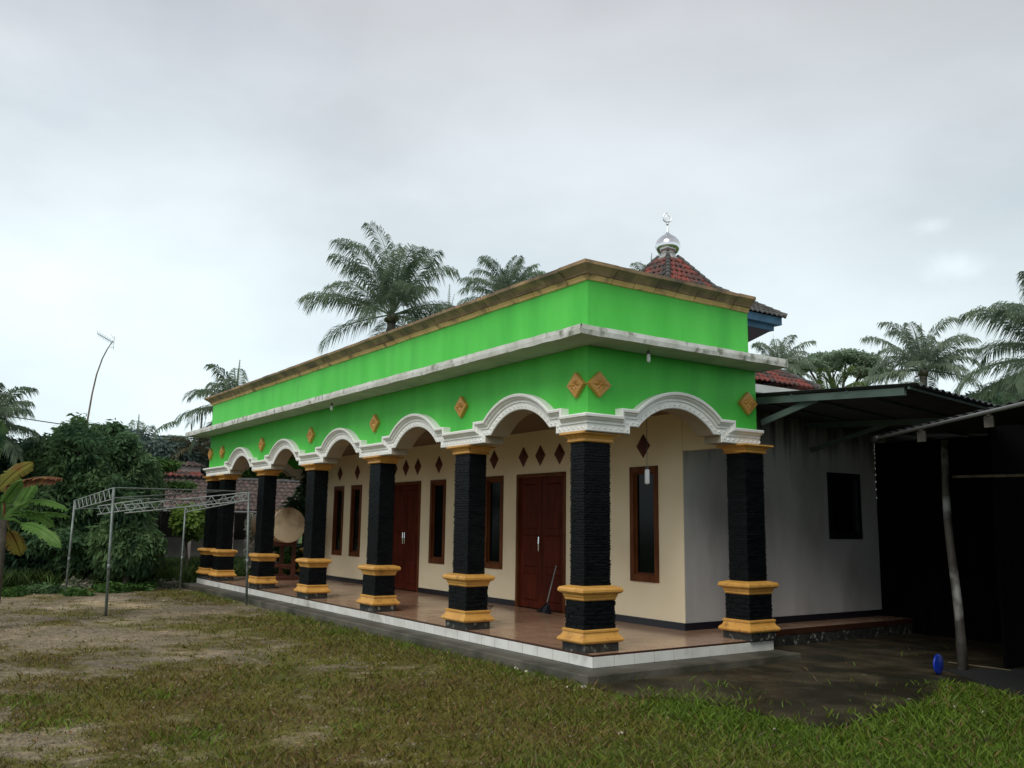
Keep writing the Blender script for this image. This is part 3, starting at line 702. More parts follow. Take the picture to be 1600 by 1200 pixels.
tn_ = np.array((.24, .20, .145))*rng.uniform(.35, 1.5, n)[:, None]
tag(fastquads('gravel', np.concatenate(Q), M['blade'], tint=np.tile(tn_, (5, 1))), 'loose pale gravel strewn over the bare earth of the yard', 'gravel', kind='stuff')
# fallen leaves
n = 260; dd = 3.4*(24/3.4)**rng.random(n); la = rng.uniform(-.62, .55, n)*dd; p = cam2+dd[:, None]*fw+la[:, None]*rt
ok_ = np.array([not (y > FY0-LO-.05 and x < FX1+LO) for x, y in p]); p = p[ok_]; n = len(p); a_ = rng.uniform(0, 6.28, n); ls = rng.uniform(.022, .055, n)[:, None]
zz = np.array([gz(x, y) for x, y in p])+.028; c_ = np.c_[p, zz]; u_ = np.c_[np.cos(a_), np.sin(a_), rng.uniform(-.3, .4, n)]*ls; v_ = np.c_[-np.sin(a_), np.cos(a_), rng.uniform(-.4, .4, n)]*ls*.38
pal_ = np.array([(.16, .085, .03), (.22, .15, .05), (.09, .05, .03), (.28, .22, .12)])[rng.integers(0, 4, n)]
tag(fastquads('fallen_leaves', np.stack([c_-u_, c_-v_, c_+u_, c_+v_], axis=1), M['blade'], tint=pal_), 'scattered dry brown fallen leaves on the yard', 'fallen leaves', kind='stuff')
# tussocks
tp = []
for (u, v, r, cnt) in ((295, 1152, .28, 260), (250, 1090, .22, 120), (1050, 1090, .30, 260), (1090, 1100, .3, 260), (1180, 1130, .35, 260), (1420, 1110, .35, 300), (1490, 1075, .3, 300), (1530, 1090, .4, 260), (1560, 1120, .5, 300),
                       (1470, 1130, .4, 260), (1330, 1160, .4, 200), (880, 1062, .18, 80), (720, 1045, .25, 120), (640, 1010, .2, 90), (520, 990, .2, 80), (430, 960, .2, 70), (30, 1100, .3, 160), (90, 1130, .35, 150), (610, 1110, .3, 110), (560, 1140, .25, 90)):
    c = onz(u, v)
    for _ in range(cnt):
        a_ = random.uniform(0, 6.28); rr_ = r*1.5*random.random()**.8; x, y = c.x+rr_*math.cos(a_), c.y+rr_*math.sin(a_)
        if y > FY0-LO-.03 and x < FX1+LO+.03 and x > -20: continue
        tp.append((x, y))
tp = np.array(tp); n = len(tp); gcol = GREEN*1.9*rng.uniform(.55, 1.3, n)[:, None]+np.array((.02, .012, 0))*rng.random(n)[:, None]
blades(tp[:, 0], tp[:, 1], np.full(n, GZ-.01), rng.uniform(.03, .095, n), rng.uniform(.004, .007, n), rng.uniform(.4, 1.5, n), gcol, 'grass_tussocks', 'taller bright green grass tussocks beside the wet paving', 'grass')
# tall undergrowth beyond the yard
n = 80000; x = rng.uniform(-29.5, -18.4, n); y = rng.uniform(-14, 7, n)
keep = (x < -18.75+.12*y*(y < 0)+.35*np.sin(y*1.7)+.2*np.sin(y*4.1)) & ~((x > -19.0) & (y > -1.1)); x, y = x[keep], y[keep]; n = len(x)
t = rng.random(n)[:, None]; tint = (np.array((.028, .058, .014))*(1-t)+np.array((.070, .115, .024))*t)*rng.uniform(.6, 1.3, n)[:, None]
blades(x, y, np.full(n, GZ-.01), rng.uniform(.16, .62, n)*np.clip((-18.2-x)*.7, .35, 1), rng.uniform(.009, .020, n), rng.uniform(.2, .9, n), tint, 'undergrowth', 'taller unmown green grass in front of the trees', 'undergrowth')

# pale stones by the paving corner
st = [(806, 1046, 1.1), (822, 1050, .8), (832, 1048, .7), (864, 1050, 1.2), (884, 1060, .9), (912, 1075, 1.0), (886, 1075, .8), (898, 1076, .6), (926, 1077, .6), (880, 1077, .5), (740, 1022, .8), (752, 1026, .6), (762, 1024, .7), (775, 1034, .6), (712, 1018, .6), (700, 1020, .5), (970, 1148, 1.0), (648, 1108, .7), (277, 1088, .6), (92, 1008, .6), (1420, 1095, .8), (1494, 1106, .9), (1535, 1114, 1.0), (1210, 1140, .6), (303, 945, .7), (256, 939, .7)]
for i, (u, v, s_) in enumerate(st):
    c = onz(u, v); d = (Vector((c.x, c.y))-Vector(CAM[:2])).length
    mb = MB(); r = .034*s_*(1+.02*d); nn = 7; k = random.random()*10
    prof = [(.55, 0), (.95, .25), (.9, .6), (.5, .95), (.1, 1.05)]
    vs = []; fs = []
    for (a_, hh) in prof:
        for j in range(nn):
            th = 6.283*j/nn; q = 1+.35*noise.noise((math.cos(th)+k, math.sin(th), hh*2)); vs.append((c.x+r*a_*q*1.3*math.cos(th), c.y+r*a_*q*math.sin(th), GZ-.006+hh*r*.9))
    for p_ in range(len(prof)-1):
        for j in range(nn): fs.append((p_*nn+j, p_*nn+(j+1) % nn, (p_+1)*nn+(j+1) % nn, (p_+1)*nn+j))
    fs.append(tuple((len(prof)-1)*nn+j for j in range(nn)))
    mb.add(vs, fs); tag(mb.build('stone', M['stone']), 'small pale stone lying loose in the yard grass', 'stone', 'small pale stones scattered on the ground')

# ================================================================== AWNING
aw = empty('awning', (1.4, 5, 3.5), 'dark corrugated metal awning on green steel beams at the right side of the mosque', 'awning')
sh = MB(); nx_, ny_ = 2, 130
def awz(x, y): return 3.875-(x-.02)*.057-(y-3.45)*.060
vs = []; fs = []
for j in range(ny_*2+1):
    y = 3.42+j*(6.0/(ny_*2)); dz = .018*math.cos(j*math.pi*2/7.0)
    for x in (-1.34, 2.86): vs.append((x, y, awz(x, y)+dz))
for j in range(ny_*2): fs.append((2*j, 2*j+1, 2*j+3, 2*j+2))
k = len(vs); vs2 = [(a_, b_, c_-.008) for a_, b_, c_ in vs]; fs2 = [tuple(reversed([q+k for q in f_])) for f_ in fs]
fs3 = [(2*j+1, 2*j+3, k+2*j+3, k+2*j+1) for j in range(ny_*2)]+[(0, 1, k+1, k)]
sh.add(vs+vs2, fs+fs2+fs3); sh.build('roof_sheet', M['sheet'], aw)
def beam(mb, a_, b_, w_, h_):
    a_, b_ = Vector(a_), Vector(b_); t = (b_-a_).normalized(); s_ = t.cross(Vector((0, 0, 1))).normalized()*w_/2; u_ = s_.cross(t).normalized()*h_/2
    mb.add([a_-s_-u_, a_+s_-u_, a_+s_+u_, a_-s_+u_, b_-s_-u_, b_+s_-u_, b_+s_+u_, b_-s_+u_], [(0, 3, 2, 1), (4, 5, 6, 7), (0, 1, 5, 4), (1, 2, 6, 5), (2, 3, 7, 6), (3, 0, 4, 7)])
for yy in (3.50, 6.3, 9.0):
    bm = MB(); beam(bm, (-1.2, yy, awz(-1.2, yy)-.10), (2.62, yy, awz(2.62, yy)-.085), .06, .11); bm.build('beam', M['steel'], aw)
bm = MB(); beam(bm, (.02, 3.56, 3.42), (1.12, 3.56, 3.70), .05, .10); bm.build('strut', M['steel'], aw)
bm = MB(); beam(bm, (-1.15, 6.36, 3.20), (.5, 6.36, 3.56), .05, .08); bm.build('strut', M['steel'], aw)
for xx in (-.3, .7, 1.7, 2.7):
    bm = MB(); beam(bm, (xx, 3.46, awz(xx, 3.46)-.042), (xx, 9.3, awz(xx, 9.3)-.042), .035, .035); bm.build('purlin', M['steel'], aw)
bd = MB(); 
for i in range(26):
    x0 = -1.3+i*.18; bd.cbox(x0+.004, x0+.176, 8.5+random.uniform(0, .015), 8.54+.015, GZ, 3.46, .004)  # end boards added as the black of the deep shadow under the awning
for i in range(20):
    y0 = 5.5+i*.165; bd.cbox(2.70, 2.735+random.uniform(0, .012), y0+.004, y0+.176, GZ, 3.38, .004)  # side boards added to block light from the deep side wall
tag(bd.build('shade_boards', M['dark']), 'added dark boards standing in for deep shade and blocking light under the awning', 'wall')

# ================================================================== DARK SHED
shd = empty('open_shed', (4.5, 5, GZ), 'dark open shed with low metal roof at the right edge', 'shed')
E0 = Vector((1.80, 4.20, 3.10)); E1 = Vector((7.2, .45, 3.10)); ed = (E1-E0).normalized(); bk = Vector((-ed.y, ed.x, 0))
if bk.y < 0: bk = -bk
Dp = 5.5
rf = MB(); nn = 160; vs = []; fs = []
Ln = (E1-E0).length
for j in range(nn+1):
    p = E0+ed*(Ln*j/nn); dz = .014*math.cos(j*math.pi*2/6)
    for q, hz in ((p-bk*.10, -.01), (p+bk*Dp, .55)): vs.append((q.x, q.y, q.z+hz+.03+dz))
for j in range(nn): fs.append((2*j, 2*j+1, 2*j+3, 2*j+2))
k = len(vs); vs2 = [(a_, b_, c_-.01) for a_, b_, c_ in vs]
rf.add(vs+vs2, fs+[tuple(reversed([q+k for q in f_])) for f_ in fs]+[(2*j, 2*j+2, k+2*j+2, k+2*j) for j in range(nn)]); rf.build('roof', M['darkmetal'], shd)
def wallp(mb, a_, b_, z0, z1, t=.04):
    d = (b_-a_).normalized(); nrm = Vector((-d.y, d.x, 0))*t; n_ = int((b_-a_).length/.2)
    for i in range(n_):
        p, q = a_+(b_-a_)*((i+.02)/n_), a_+(b_-a_)*((i+.98)/n_); j = nrm*(1+random.uniform(-.2, .2))
        mb.add([(p.x, p.y, z0), (q.x, q.y, z0), (q.x+j.x, q.y+j.y, z0), (p.x+j.x, p.y+j.y, z0), (p.x, p.y, z1), (q.x, q.y, z1), (q.x+j.x, q.y+j.y, z1), (p.x+j.x, p.y+j.y, z1)],
               [(0, 3, 2, 1), (4, 5, 6, 7), (0, 1, 5, 4), (1, 2, 6, 5), (2, 3, 7, 6), (3, 0, 4, 7)])
A0, A1 = E0+bk*.9+ed*.2, E1-ed*.2+bk*.9; B0, B1 = E0+bk*(Dp-.2)+ed*.2, E1+bk*(Dp-.2)-ed*.2
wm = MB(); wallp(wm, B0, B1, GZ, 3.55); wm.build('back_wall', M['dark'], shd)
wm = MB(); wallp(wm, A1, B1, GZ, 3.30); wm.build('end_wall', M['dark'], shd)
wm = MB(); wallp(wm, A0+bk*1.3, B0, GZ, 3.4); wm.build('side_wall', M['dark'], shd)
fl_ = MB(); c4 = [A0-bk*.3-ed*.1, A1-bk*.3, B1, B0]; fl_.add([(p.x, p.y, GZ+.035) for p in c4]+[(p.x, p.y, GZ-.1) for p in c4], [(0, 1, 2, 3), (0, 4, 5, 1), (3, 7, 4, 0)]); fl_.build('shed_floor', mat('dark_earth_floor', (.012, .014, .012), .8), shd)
po = MB(); pb = onz(1503, 1050); ptop = ony(1474, 688, 5.2)
pts = [pb.lerp(ptop, t)+Vector((.02*math.sin(t*7), .02*math.cos(t*5), 0)) for t in np.linspace(0, 1, 9)]
po.tube(pts, [.074, .068, .064, .062, .060, .058, .055, .052, .05], 12); po.build('post', M['postwood'], shd, smooth=True)
for t_ in (.52, .97):
    p = A0.lerp(A1, t_); po = MB(); po.tube([(p.x, p.y, GZ), (p.x, p.y, 3.1)], .06, 10); po.build('post', M['dark'], shd)
for t_, sz in ((1.45, .11), (3.2, .10)):
    p = E0+ed*t_-bk*.08; bm = MB(); bm.cbox(p.x-sz*.55, p.x+sz*.55, p.y-.012, p.y+.012, p.z-.10-sz, p.z-.06, .006).cbox(p.x-sz*.2, p.x+sz*.25, p.y-.02, p.y+.02, p.z-.07, p.z+.01, .004); bm.build('bracket', M['postwood'], shd)
rd = MB(); rd.tube([(2.2, 5.35, 2.53), (3.2, 5.1, 2.50), (4.4, 4.6, 2.46), (5.6, 3.9, 2.44)], .022, 8); rd.build('rail', M['bamboo'], shd, smooth=True)
gt = MB(); g0 = E0-bk*.14+Vector((0, 0, -.03)); g1 = E1-bk*.14+Vector((0, 0, -.03))
gt.tube([g0+ed*.12, g1], .024, 10); gt.build('gutter_pipe', M['pvc'], shd, smooth=True)
gt = MB(); gt.tube([g0-ed*.02+Vector((0, 0, -.005)), g0+ed*.16], [.062, .05], 14); gt.build('gutter_outlet', M['pvcend'], shd, smooth=True)
gt = MB(); wp = g0-ed*.03
for i in range(11):
    z = wp.z-.09-i*i*.005-i*.03
    gt.lathe([(.001, -.012), (.004, -.005), (.004, .004), (.001, .010)], (wp.x+random.uniform(-.004, .004), wp.y, z), 6)
tag(gt.build('dripping_water', mat('water_drop', (.75, .78, .8), .1), smooth=True), 'string of water drops falling from the gutter outlet of the shed', 'water drops')
# blue plastic lid leaning at the post foot
bl = onz(1468, 1057); dm_ = MB(); dv = Vector((.95, .08, 0)).normalized(); cc = bl+Vector((0, 0, .165)); side = Vector((-dv.y, dv.x, 0)); n_ = 24
for (r_, o_) in ():
    pass
prof = [(.001, .015), (.085, .014), (.11, .005), (.13, .008), (.14, -.008), (.13, -.02)]
vs = []
for r_, o_ in prof:
    for j in range(n_):
        th = 6.283*j/n_; vs.append(cc+side*(r_*math.cos(th))+Vector((0, 0, r_*math.sin(th)))+dv*o_)
fs = [(i*n_+j, i*n_+(j+1) % n_, (i+1)*n_+(j+1) % n_, (i+1)*n_+j) for i in range(len(prof)-1) for j in range(n_)]
dm_.add(vs, fs); tag(dm_.build('plastic_basin', M['bluepl'], smooth=True), 'blue round plastic basin standing on edge beside the shed post', 'basin')
sk2 = MB(); q0, q1 = onz(1482, 1040)+Vector((0, 0, .05)), onz(1580, 1053)+Vector((0, 0, .05)); sk2.tube([q0, q1], .009, 6)
tag(sk2.build('stick', M['bamboo']), 'thin pale stick lying on the ground by the shed post', 'stick')

# ================================================================== TENT FRAME
tf = empty('tent_frame', (-15, -2.2, GZ), 'bare grey metal pipe frame of a marquee with truss beams in the yard', 'tent frame')
A_, B_, C_, D_ = onz(165, 963), onz(102, 931), onz(385, 945), onz(281, 922)
def topat(b_, u, v):
    d = math.hypot(b_.x-CAM[0], b_.y-CAM[1]); return at(u, v, d)
At, Bt, Ct, Dt = topat(A_, 178, 762), topat(B_, 117, 782), topat(C_, 389, 768), topat(D_, 290, 792)
for b_, t_ in ((A_, At), (B_, Bt), (C_, Ct), (D_, Dt)):
    po = MB(); po.tube([b_, t_], .029, 10)
    dmid = b_.lerp(t_, .38); po.tube([dmid-(t_-b_).normalized()*.06, dmid+(t_-b_).normalized()*.06], .036, 10); po.build('pole', M['galv'], tf, smooth=True)
def truss(a_, b_, dep, nseg, name='truss', r=.013):
    mb = MB(); a_, b_ = Vector(a_), Vector(b_); dz = Vector((0, 0, -dep))
    mb.tube([a_, b_], r, 6); mb.tube([a_+dz, b_+dz], r, 6)
    for i in range(nseg):
        p = a_.lerp(b_, i/nseg); q = a_.lerp(b_, (i+.5)/nseg); s_ = a_.lerp(b_, (i+1)/nseg)
        mb.tube([p, q+dz], r*.7, 5); mb.tube([q+dz, s_], r*.7, 5)
    return mb.build(name, M['galv2'], tf)
truss(Bt, At, .24, 9)
truss(at(153, 791, 24.5), at(234, 779, 23), .20, 6)
truss(at(196, 789, 24.5), Ct+Vector((0, 0, -.02)), .20, 10)
truss(Dt, Ct+Vector((0, 0, -.05)), .16, 9, r=.014)
for p, q in ((At, Ct), (Bt+Vector((0, 0, -.22)), Dt), (at(180, 778, 23), at(345, 768, 26)), (at(190, 779, 22), at(378, 783, 25))):
    mb = MB(); mb.tube([p, q], .014, 6); mb.build('pipe_bar', M['galv'], tf)

# ================================================================== DRUM, BROOM, LAMPS, HOSE
dr = empty('bedug_drum', (-16.3, 1.45, 0), 'large horizontal drum with pale hide head on a red-brown stand on the porch', 'drum')
dx = -15.6; dc = (dx, 1.5, 1.60)
mb = MB(); mb.lathe([(.47, -1.95), (.49, -1.6), (.52, -.9), (.52, -.5), (.49, -.04)], dc, 28, 'x'); mb.build('shell', M['drumwood'], dr, smooth=True)
mb = MB(); mb.lathe([(.505, -.12), (.512, -.03), (.49, .0), (.30, .006), (.02, .007)], dc, 32, 'x'); mb.build('drum_head', M['hide'], dr, smooth=False)
mb = MB()
for k in range(28):
    th = 6.283*k/28; mb.box(dx-.10, dx-.075, dc[1]+.515*math.cos(th)-.012, dc[1]+.515*math.cos(th)+.012, dc[2]+.515*math.sin(th)-.012, dc[2]+.515*math.sin(th)+.012)
mb.build('pegs', M['redwood'], dr)
mb = MB()
for xx in (dx-.5, dx-1.5):
    for yy in (-.38, .38): mb.cbox(xx-.05, xx+.05, 1.5+yy-.05, 1.5+yy+.05, .12, 1.32, .008)
    mb.cbox(xx-.06, xx+.06, 1.5-.55, 1.5+.55, .001, .12, .01); mb.cbox(xx-.045, xx+.045, 1.5-.34, 1.5+.34, .98, 1.08, .008); mb.cbox(xx-.04, xx+.04, 1.5-.34, 1.5+.34, .38, .46, .008)
for yy in (-.38, .38): mb.cbox(dx-1.46, dx-.55, 1.5+yy-.04, 1.5+yy+.04, .30, .40, .008)
mb.build('stand', M['redwood'], dr)

br = empty('broom', (-5.05, 2.45, 0), 'black broom with pale stick leaning against the red-brown door', 'broom')
bb0 = ony(855, 941, 2.72); bb1 = ony(869, 884, 2.93); bb0.z = max(bb0.z, .12)
mb = MB(); mb.tube([bb0, bb1], .012, 8); mb.build('handle', M['galv2'], br)
mb = MB()
for k in range(170):
    t = random.uniform(-1, 1); mb.tube([(bb0.x+random.uniform(-.03, .03), bb0.y+t*.02, .17), (bb0.x-.06+t*.30, bb0.y-.05-t*.06+random.uniform(-.03, .03), .004)], [.010, .006], 4)
mb.build('bristles', M['black'], br)
hs = MB(); hs.tube([(-6.9+1.1*t+.0, 2.35+.25*math.sin(t*5), .022) for t in np.linspace(0, 1, 16)], .016, 6); hs.tube([(-6.7+.9*t, 2.15+.22*math.sin(t*4+1), .022) for t in np.linspace(0, 1, 16)], .012, 6)
tag(hs.build('garden_hose', mat('grey_brown_hose', (.16, .11, .08), .6), smooth=True), 'thin grey-brown hose lying on the porch tiles left of the broom', 'hose')

def lamp(loc, label, l=.16, drop=.0, r=.028):
    o = empty('hanging_lamp', loc, label, 'lamp')
    x, y, z = loc
    mb = MB(); mb.lathe([(.004, 0), (.005, -.02-drop), (.026, -.03-drop), (.024, -.075-drop)], (x, y, z), 12); mb.build('socket', M['cap'], o, smooth=True)
    mb = MB(); mb.lathe([(r*.7, -.075-drop), (r, -.095-drop), (r, -.075-l-drop), (r*.6, -.095-l-drop)], (x, y, z), 14); mb.build('bulb', M['bulb'], o, smooth=True)
lamp((.42, .66, 4.24), 'white bulb hanging under the canopy slab above the right side arch', .10)
lamp((-8.08, -.55, 4.24), 'small bulb hanging under the canopy slab at the long front', .08)
lamp((-.53, 1.5, 3.66), 'white bulb on a long cord hanging in front of the rightmost tall window', .21, 1.0, .038)
lamp((-2.0, 1.3, 3.66), 'dark lamp fitting on the porch ceiling behind the first front arch', .05, 0)

# ================================================================== HOUSE BEHIND
hs_ = empty('tiled_house', (-30, 2.5, GZ), 'low house with weathered clay tile roof behind the left end of the mosque', 'house')
HX, HY0, HY1 = -28.8, -3.2, 7.3
def slope_tiles(mb, x0, z0, x1, z1, y0, y1, cw=.24, ch=.30):
    nc = int(math.hypot(x1-x0, z1-z0)/ch); n_ = int((y1-y0)/cw)
    for c in range(nc):
        xa, za = x0+(x1-x0)*c/nc, z0+(z1-z0)*c/nc; xb, zb = x0+(x1-x0)*(c+1)/nc, z0+(z1-z0)*(c+1)/nc
        for i in range(n_):
            ya = y0+(y1-y0)*i/n_; dy = (y1-y0)/n_; j = random.uniform(-.01, .012)
            for t0, l0, t1, l1 in ((0, 0, .4, .06), (.4, .06, .75, .045), (.75, .045, 1, 0)):
                p = lambda x_, z_, t, l: (x_, ya+dy*t, z_+l+j)
                mb.add([p(xa+.03, za+.04, t0, l0), p(xa+.03, za+.04, t1, l1), p(xb, zb, t1, l1), p(xb, zb, t0, l0), p(xa+.03, za-.01, t0, l0), p(xa+.03, za-.01, t1, l1)], [(0, 1, 2, 3), (4, 5, 1, 0)])
mb = MB(); slope_tiles(mb, -27.4, 2.12, -29.6, 3.42, HY0, HY1); slope_tiles(mb, -31.8, 2.12, -29.6, 3.42, HY0, HY1)
mb.build('roof', M['oldtile'], hs_)
mb = MB(); mb.tube([(-29.6, y_, 3.47+.01*math.sin(y_*9)) for y_ in np.arange(HY0, HY1+.1, .3)], .10, 8); mb.build('ridge', M['greytile'], hs_)
mb = MB(); slope_tiles(mb, -29.4, 3.50, -30.1, 3.74, -1.2, 2.9); mb.build('upper_roof', M['redtile'], hs_)
mb = MB(); mb.box(-30.4, -30.1, -.6, 2.9, 3.50, 3.98); mb.build('upper_wall', M['paleband'], hs_)
mb = MB(); slope_tiles(mb, -30.0, 3.99, -31.2, 4.2, -.8, 3.0); mb.build('top_roof', M['oldtile'], hs_)
mb = MB(); mb.box(HX-.15, HX, HY0+.4, 1.0, GZ, 2.3).box(HX-.15, HX, 1.9, 3.6, GZ, 1.0).box(HX-.15, HX, 1.0, 1.9, GZ, 1.0).box(HX-.15, HX, 5.2, HY1-.3, GZ, 2.3).box(HX-.15, HX, 3.6, 5.2, GZ, .9)
mb.box(HX-2.9, HX-2.8, HY0+.4, HY1-.3, GZ, 3.0).box(HX-2.8, HX-.15, HY0+.4, HY0+.5, GZ, 2.6).box(HX-2.8, HX-.15, HY1-.4, HY1-.3, GZ, 2.6); mb.build('wall', M['render'], hs_)
mb = MB(); mb.box(HX-.005, HX+.03, .1, .85, .85, 1.9); mb.build('window', M['glass'], hs_)
for yy in (1.9, 3.6, 5.0):
    mb = MB(); mb.cbox(-27.75, -27.62, yy, yy+.12, GZ, 2.15, .01); mb.build('veranda_post', M['paleband'], hs_)
mb = MB(); mb.tube([(-27.36, HY0+2, 2.04), (-27.36, HY1, 2.06)], .05, 8); mb.build('gutter', M['pvc'], hs_)

# ================================================================== VEGETATION
def frond_quads(base, az, el, L, droop, wid=.75, n=44, seed=0, lw=1.0):
    r_ = np.random.default_rng(seed); q = []
    P = []; p = np.array(base, float); ang = el; m_ = 18; tw = r_.uniform(-.25, .25)
    for i in range(m_+1):
        P.append(p.copy()); t = i/m_
        p = p+np.array([math.cos(ang)*math.cos(az), math.cos(ang)*math.sin(az), math.sin(ang)])*(L/m_); ang -= droop/m_*(.10+3.4*t*t+.3*t); az += tw/m_
    P = np.array(P); side0 = np.array([-math.sin(az), math.cos(az), 0])
    for i in range(m_):
        w_ = .045*(1-i/m_)+.010; q.append([P[i]-side0*w_, P[i]+side0*w_, P[i+1]+side0*w_*.9, P[i+1]-side0*w_*.9])
        q.append([P[i]-[0, 0, w_], P[i]+[0, 0, w_], P[i+1]+[0, 0, w_*.8], P[i+1]-[0, 0, w_*.8]])
    gaps = r_.uniform(0, 1, 6)
    for i in range(n):
        t = .16+.84*(i+.5)/n; k = min(int(t*m_), m_-1); fr_ = t*m_-k; b_ = P[k]*(1-fr_)+P[k+1]*fr_; tn = P[k+1]-P[k]; tn /= np.linalg.norm(tn)
        up = np.cross(tn, side0); up = up if up[2] > 0 else -up
        ll = wid*min(1, .45+t*2.2)*(1-.48*max(0, (t-.6)/.4)**1.8)*r_.uniform(.85, 1.12)
        for s_ in (-1, 1):
            if r_.random() < .04: continue
            d = tn*(.35+.6*t)+side0*s_*(.95 if t < .8 else .7)+up*r_.uniform(-.10, .30); d /= np.linalg.norm(d)
            hang = r_.uniform(.35, .85)*(.55+.5*abs(math.cos(ang)))
            mid = b_+d*ll*.5; tip = b_+d*ll*.80+np.array([0, 0, -1])*ll*hang*.95; mid = mid+np.array([0, 0, -1])*ll*hang*.16
            w_ = tn*.022*lw*(1+L*.05)
            q.append([b_-w_*.5, mid-w_, tip, mid+w_])
    return q
def palm(name, c, h_ground, L, nf, mt, label, seed=0, trunk_r=.14, lean=(0, 0), group=None, el_rng=(-.35, 1.35), n=44, spear=True, lw=1.0):
    r_ = random.Random(seed); c = Vector(c)
    o = empty(name, (c.x+lean[0], c.y+lean[1], h_ground), label, 'palm tree', group)
    q = []
    for i in range(nf):
        t = (i+.5)/nf; a_ = i*2.39996+r_.uniform(-.35, .35)+seed; el = el_rng[1]-(el_rng[1]-el_rng[0])*t**1.1+r_.uniform(-.15, .15)
        q += frond_quads(c+Vector((r_.uniform(-.08, .08), r_.uniform(-.08, .08), 0)), a_, el, L*r_.uniform(.80, 1.08), r_.uniform(.7, 1.5)*(1.0-.25*t), wid=L*.30, n=int(n*1.75), seed=seed*50+i, lw=lw)
    if spear:
        for k in range(2): q += frond_quads(c, seed+k, 1.50-.05*k, L*(.8-.15*k), .12, wid=L*.05, n=24, seed=seed*50+90+k)
    fastquads('crown', np.array(q), mt, o, origin=c)
    mb = MB()
    for k in range(11):      # leaf bases and nuts below the crown
        a_ = k*2.4; mb.lathe([(.02, -.13*L/4), (.10*L/4, -.08*L/4), (.12*L/4, 0), (.08*L/4, .09*L/4), (.01, .12*L/4)], (c.x+.22*L/4*math.cos(a_), c.y+.22*L/4*math.sin(a_), c.z-.18*L/4-.05*(k % 3)), 8)
    mb.build('coconut_cluster', M['palmbrown'], o, smooth=True)
    mb = MB(); b_ = Vector((c.x+lean[0], c.y+lean[1], h_ground)); ks = 10
    pts = [b_.lerp(c, k/ks)+Vector((-lean[0], -lean[1], 0))*.25*math.sin(math.pi*k/ks) for k in range(ks+1)]
    mb.tube(pts, [trunk_r*(1.35-.45*k/ks) for k in range(ks)]+[trunk_r*1.25], 10); mb.build('trunk', M['ptrunk'], o, smooth=True)
    return o
def leaves(blobs, n, ll, seed, droop=.4, wr=.32, cl=5):
    """leaf clusters over the shells of several ellipsoid lobes"""
    r_ = np.random.default_rng(seed); extra = []
    for b_ in blobs:
        for _ in range(7 if n > 1500 else 3):
            d = r_.normal(size=3); d /= np.linalg.norm(d); d[2] = abs(d[2])*.9 if r_.random() < .7 else d[2]; f_ = r_.uniform(.22, .42)
            extra.append((b_[0]+d[0]*b_[3], b_[1]+d[1]*b_[4], b_[2]+d[2]*b_[5], b_[3]*f_, b_[4]*f_, b_[5]*f_*.8))
    blobs = list(blobs)+extra; vol = np.array([b_[3]*b_[4]*b_[5] for b_ in blobs])**.67; vol /= vol.sum()
    idx = r_.choice(len(blobs), n, p=vol); bb = np.array(blobs)[idx]
    d = r_.normal(size=(n, 3)); d /= np.linalg.norm(d, axis=1)[:, None]
    rad = r_.uniform(.35, 1.08, n)**.6
    base_ = bb[:, :3]+d*bb[:, 3:6]; f1 = .55/(ll*4)
    nv = np.array([noise.noise((p[0]*f1, p[1]*f1, p[2]*f1)) for p in base_]); nv2 = np.array([noise.noise((p[0]*f1*2.6+5, p[1]*f1*2.6, p[2]*f1*2.6)) for p in base_])
    ctr = bb[:, :3]+d*bb[:, 3:6]*(rad*(1+.30*nv+.16*nv2))[:, None]
    if n > 600:
        keep = (nv2 > -.22) | (r_.random(n) < .3); ctr = ctr[keep]; d = d[keep]; n = len(ctr)
    Q = []
    for k in range(cl):
        a_ = r_.uniform(0, 2*np.pi, n); e = r_.uniform(-.9, .5, n)-droop
        v = np.c_[np.cos(a_)*np.cos(e), np.sin(a_)*np.cos(e), np.sin(e)]+d*.45; v /= np.linalg.norm(v, axis=1)[:, None]
        s_ = np.cross(v, r_.normal(size=(n, 3))); s_ /= np.linalg.norm(s_, axis=1)[:, None]
        l_ = ll*r_.uniform(.6, 1.2, n)[:, None]; b_ = ctr+r_.normal(size=(n, 3))*ll*.25
        Q.append(np.stack([b_, b_+v*l_*.5+s_*l_*wr*.5, b_+v*l_, b_+v*l_*.5-s_*l_*wr*.5], axis=1))
    return np.concatenate(Q)
def tree(name, base, blobs, n, ll, mt, label, cat='tree', seed=0, tr=.14, group=None, droop=.4, wr=.32, core=True):
    o = empty(name, base, label, cat, group)
    fastquads('crown', leaves(blobs, n, ll, seed, droop, wr), mt, o, origin=base)
    if tr < .02: return o
    r_ = random.Random(seed); mb = MB(); b0 = Vector(base); big = max(blobs, key=lambda b_: b_[3]*b_[5]); top = Vector(big[:3])
    fork = b0.lerp(top, .5)+Vector((r_.uniform(-.2, .2), r_.uniform(-.2, .2), 0))
    mb.tube([b0, b0.lerp(fork, .5)+Vector((r_.uniform(-.1, .1), 0, 0)), fork], [tr*1.3, tr, tr*.8], 9)
    for b_ in blobs:
        c = Vector(b_[:3]); mb.tube([fork, fork.lerp(c, .5)+Vector((r_.uniform(-.2, .2), r_.uniform(-.2, .2), .1)), c+Vector((0, 0, b_[5]*.5))], [tr*.6, tr*.4, tr*.12], 7)
    mb.build('trunk', M['trunk'], o, smooth=True); return o
def blobs_at(lst, d):
    out = []
    for (u, v, ru, rv) in lst:
        c = at(u, v, d+random.uniform(-1, 1)); k = d/F*1.05; out.append((c.x, c.y, c.z, ru*k, ru*k, rv*k))
    return out
def gpt(u, d): p = at(u, 820, d); return (p.x, p.y, GZ)

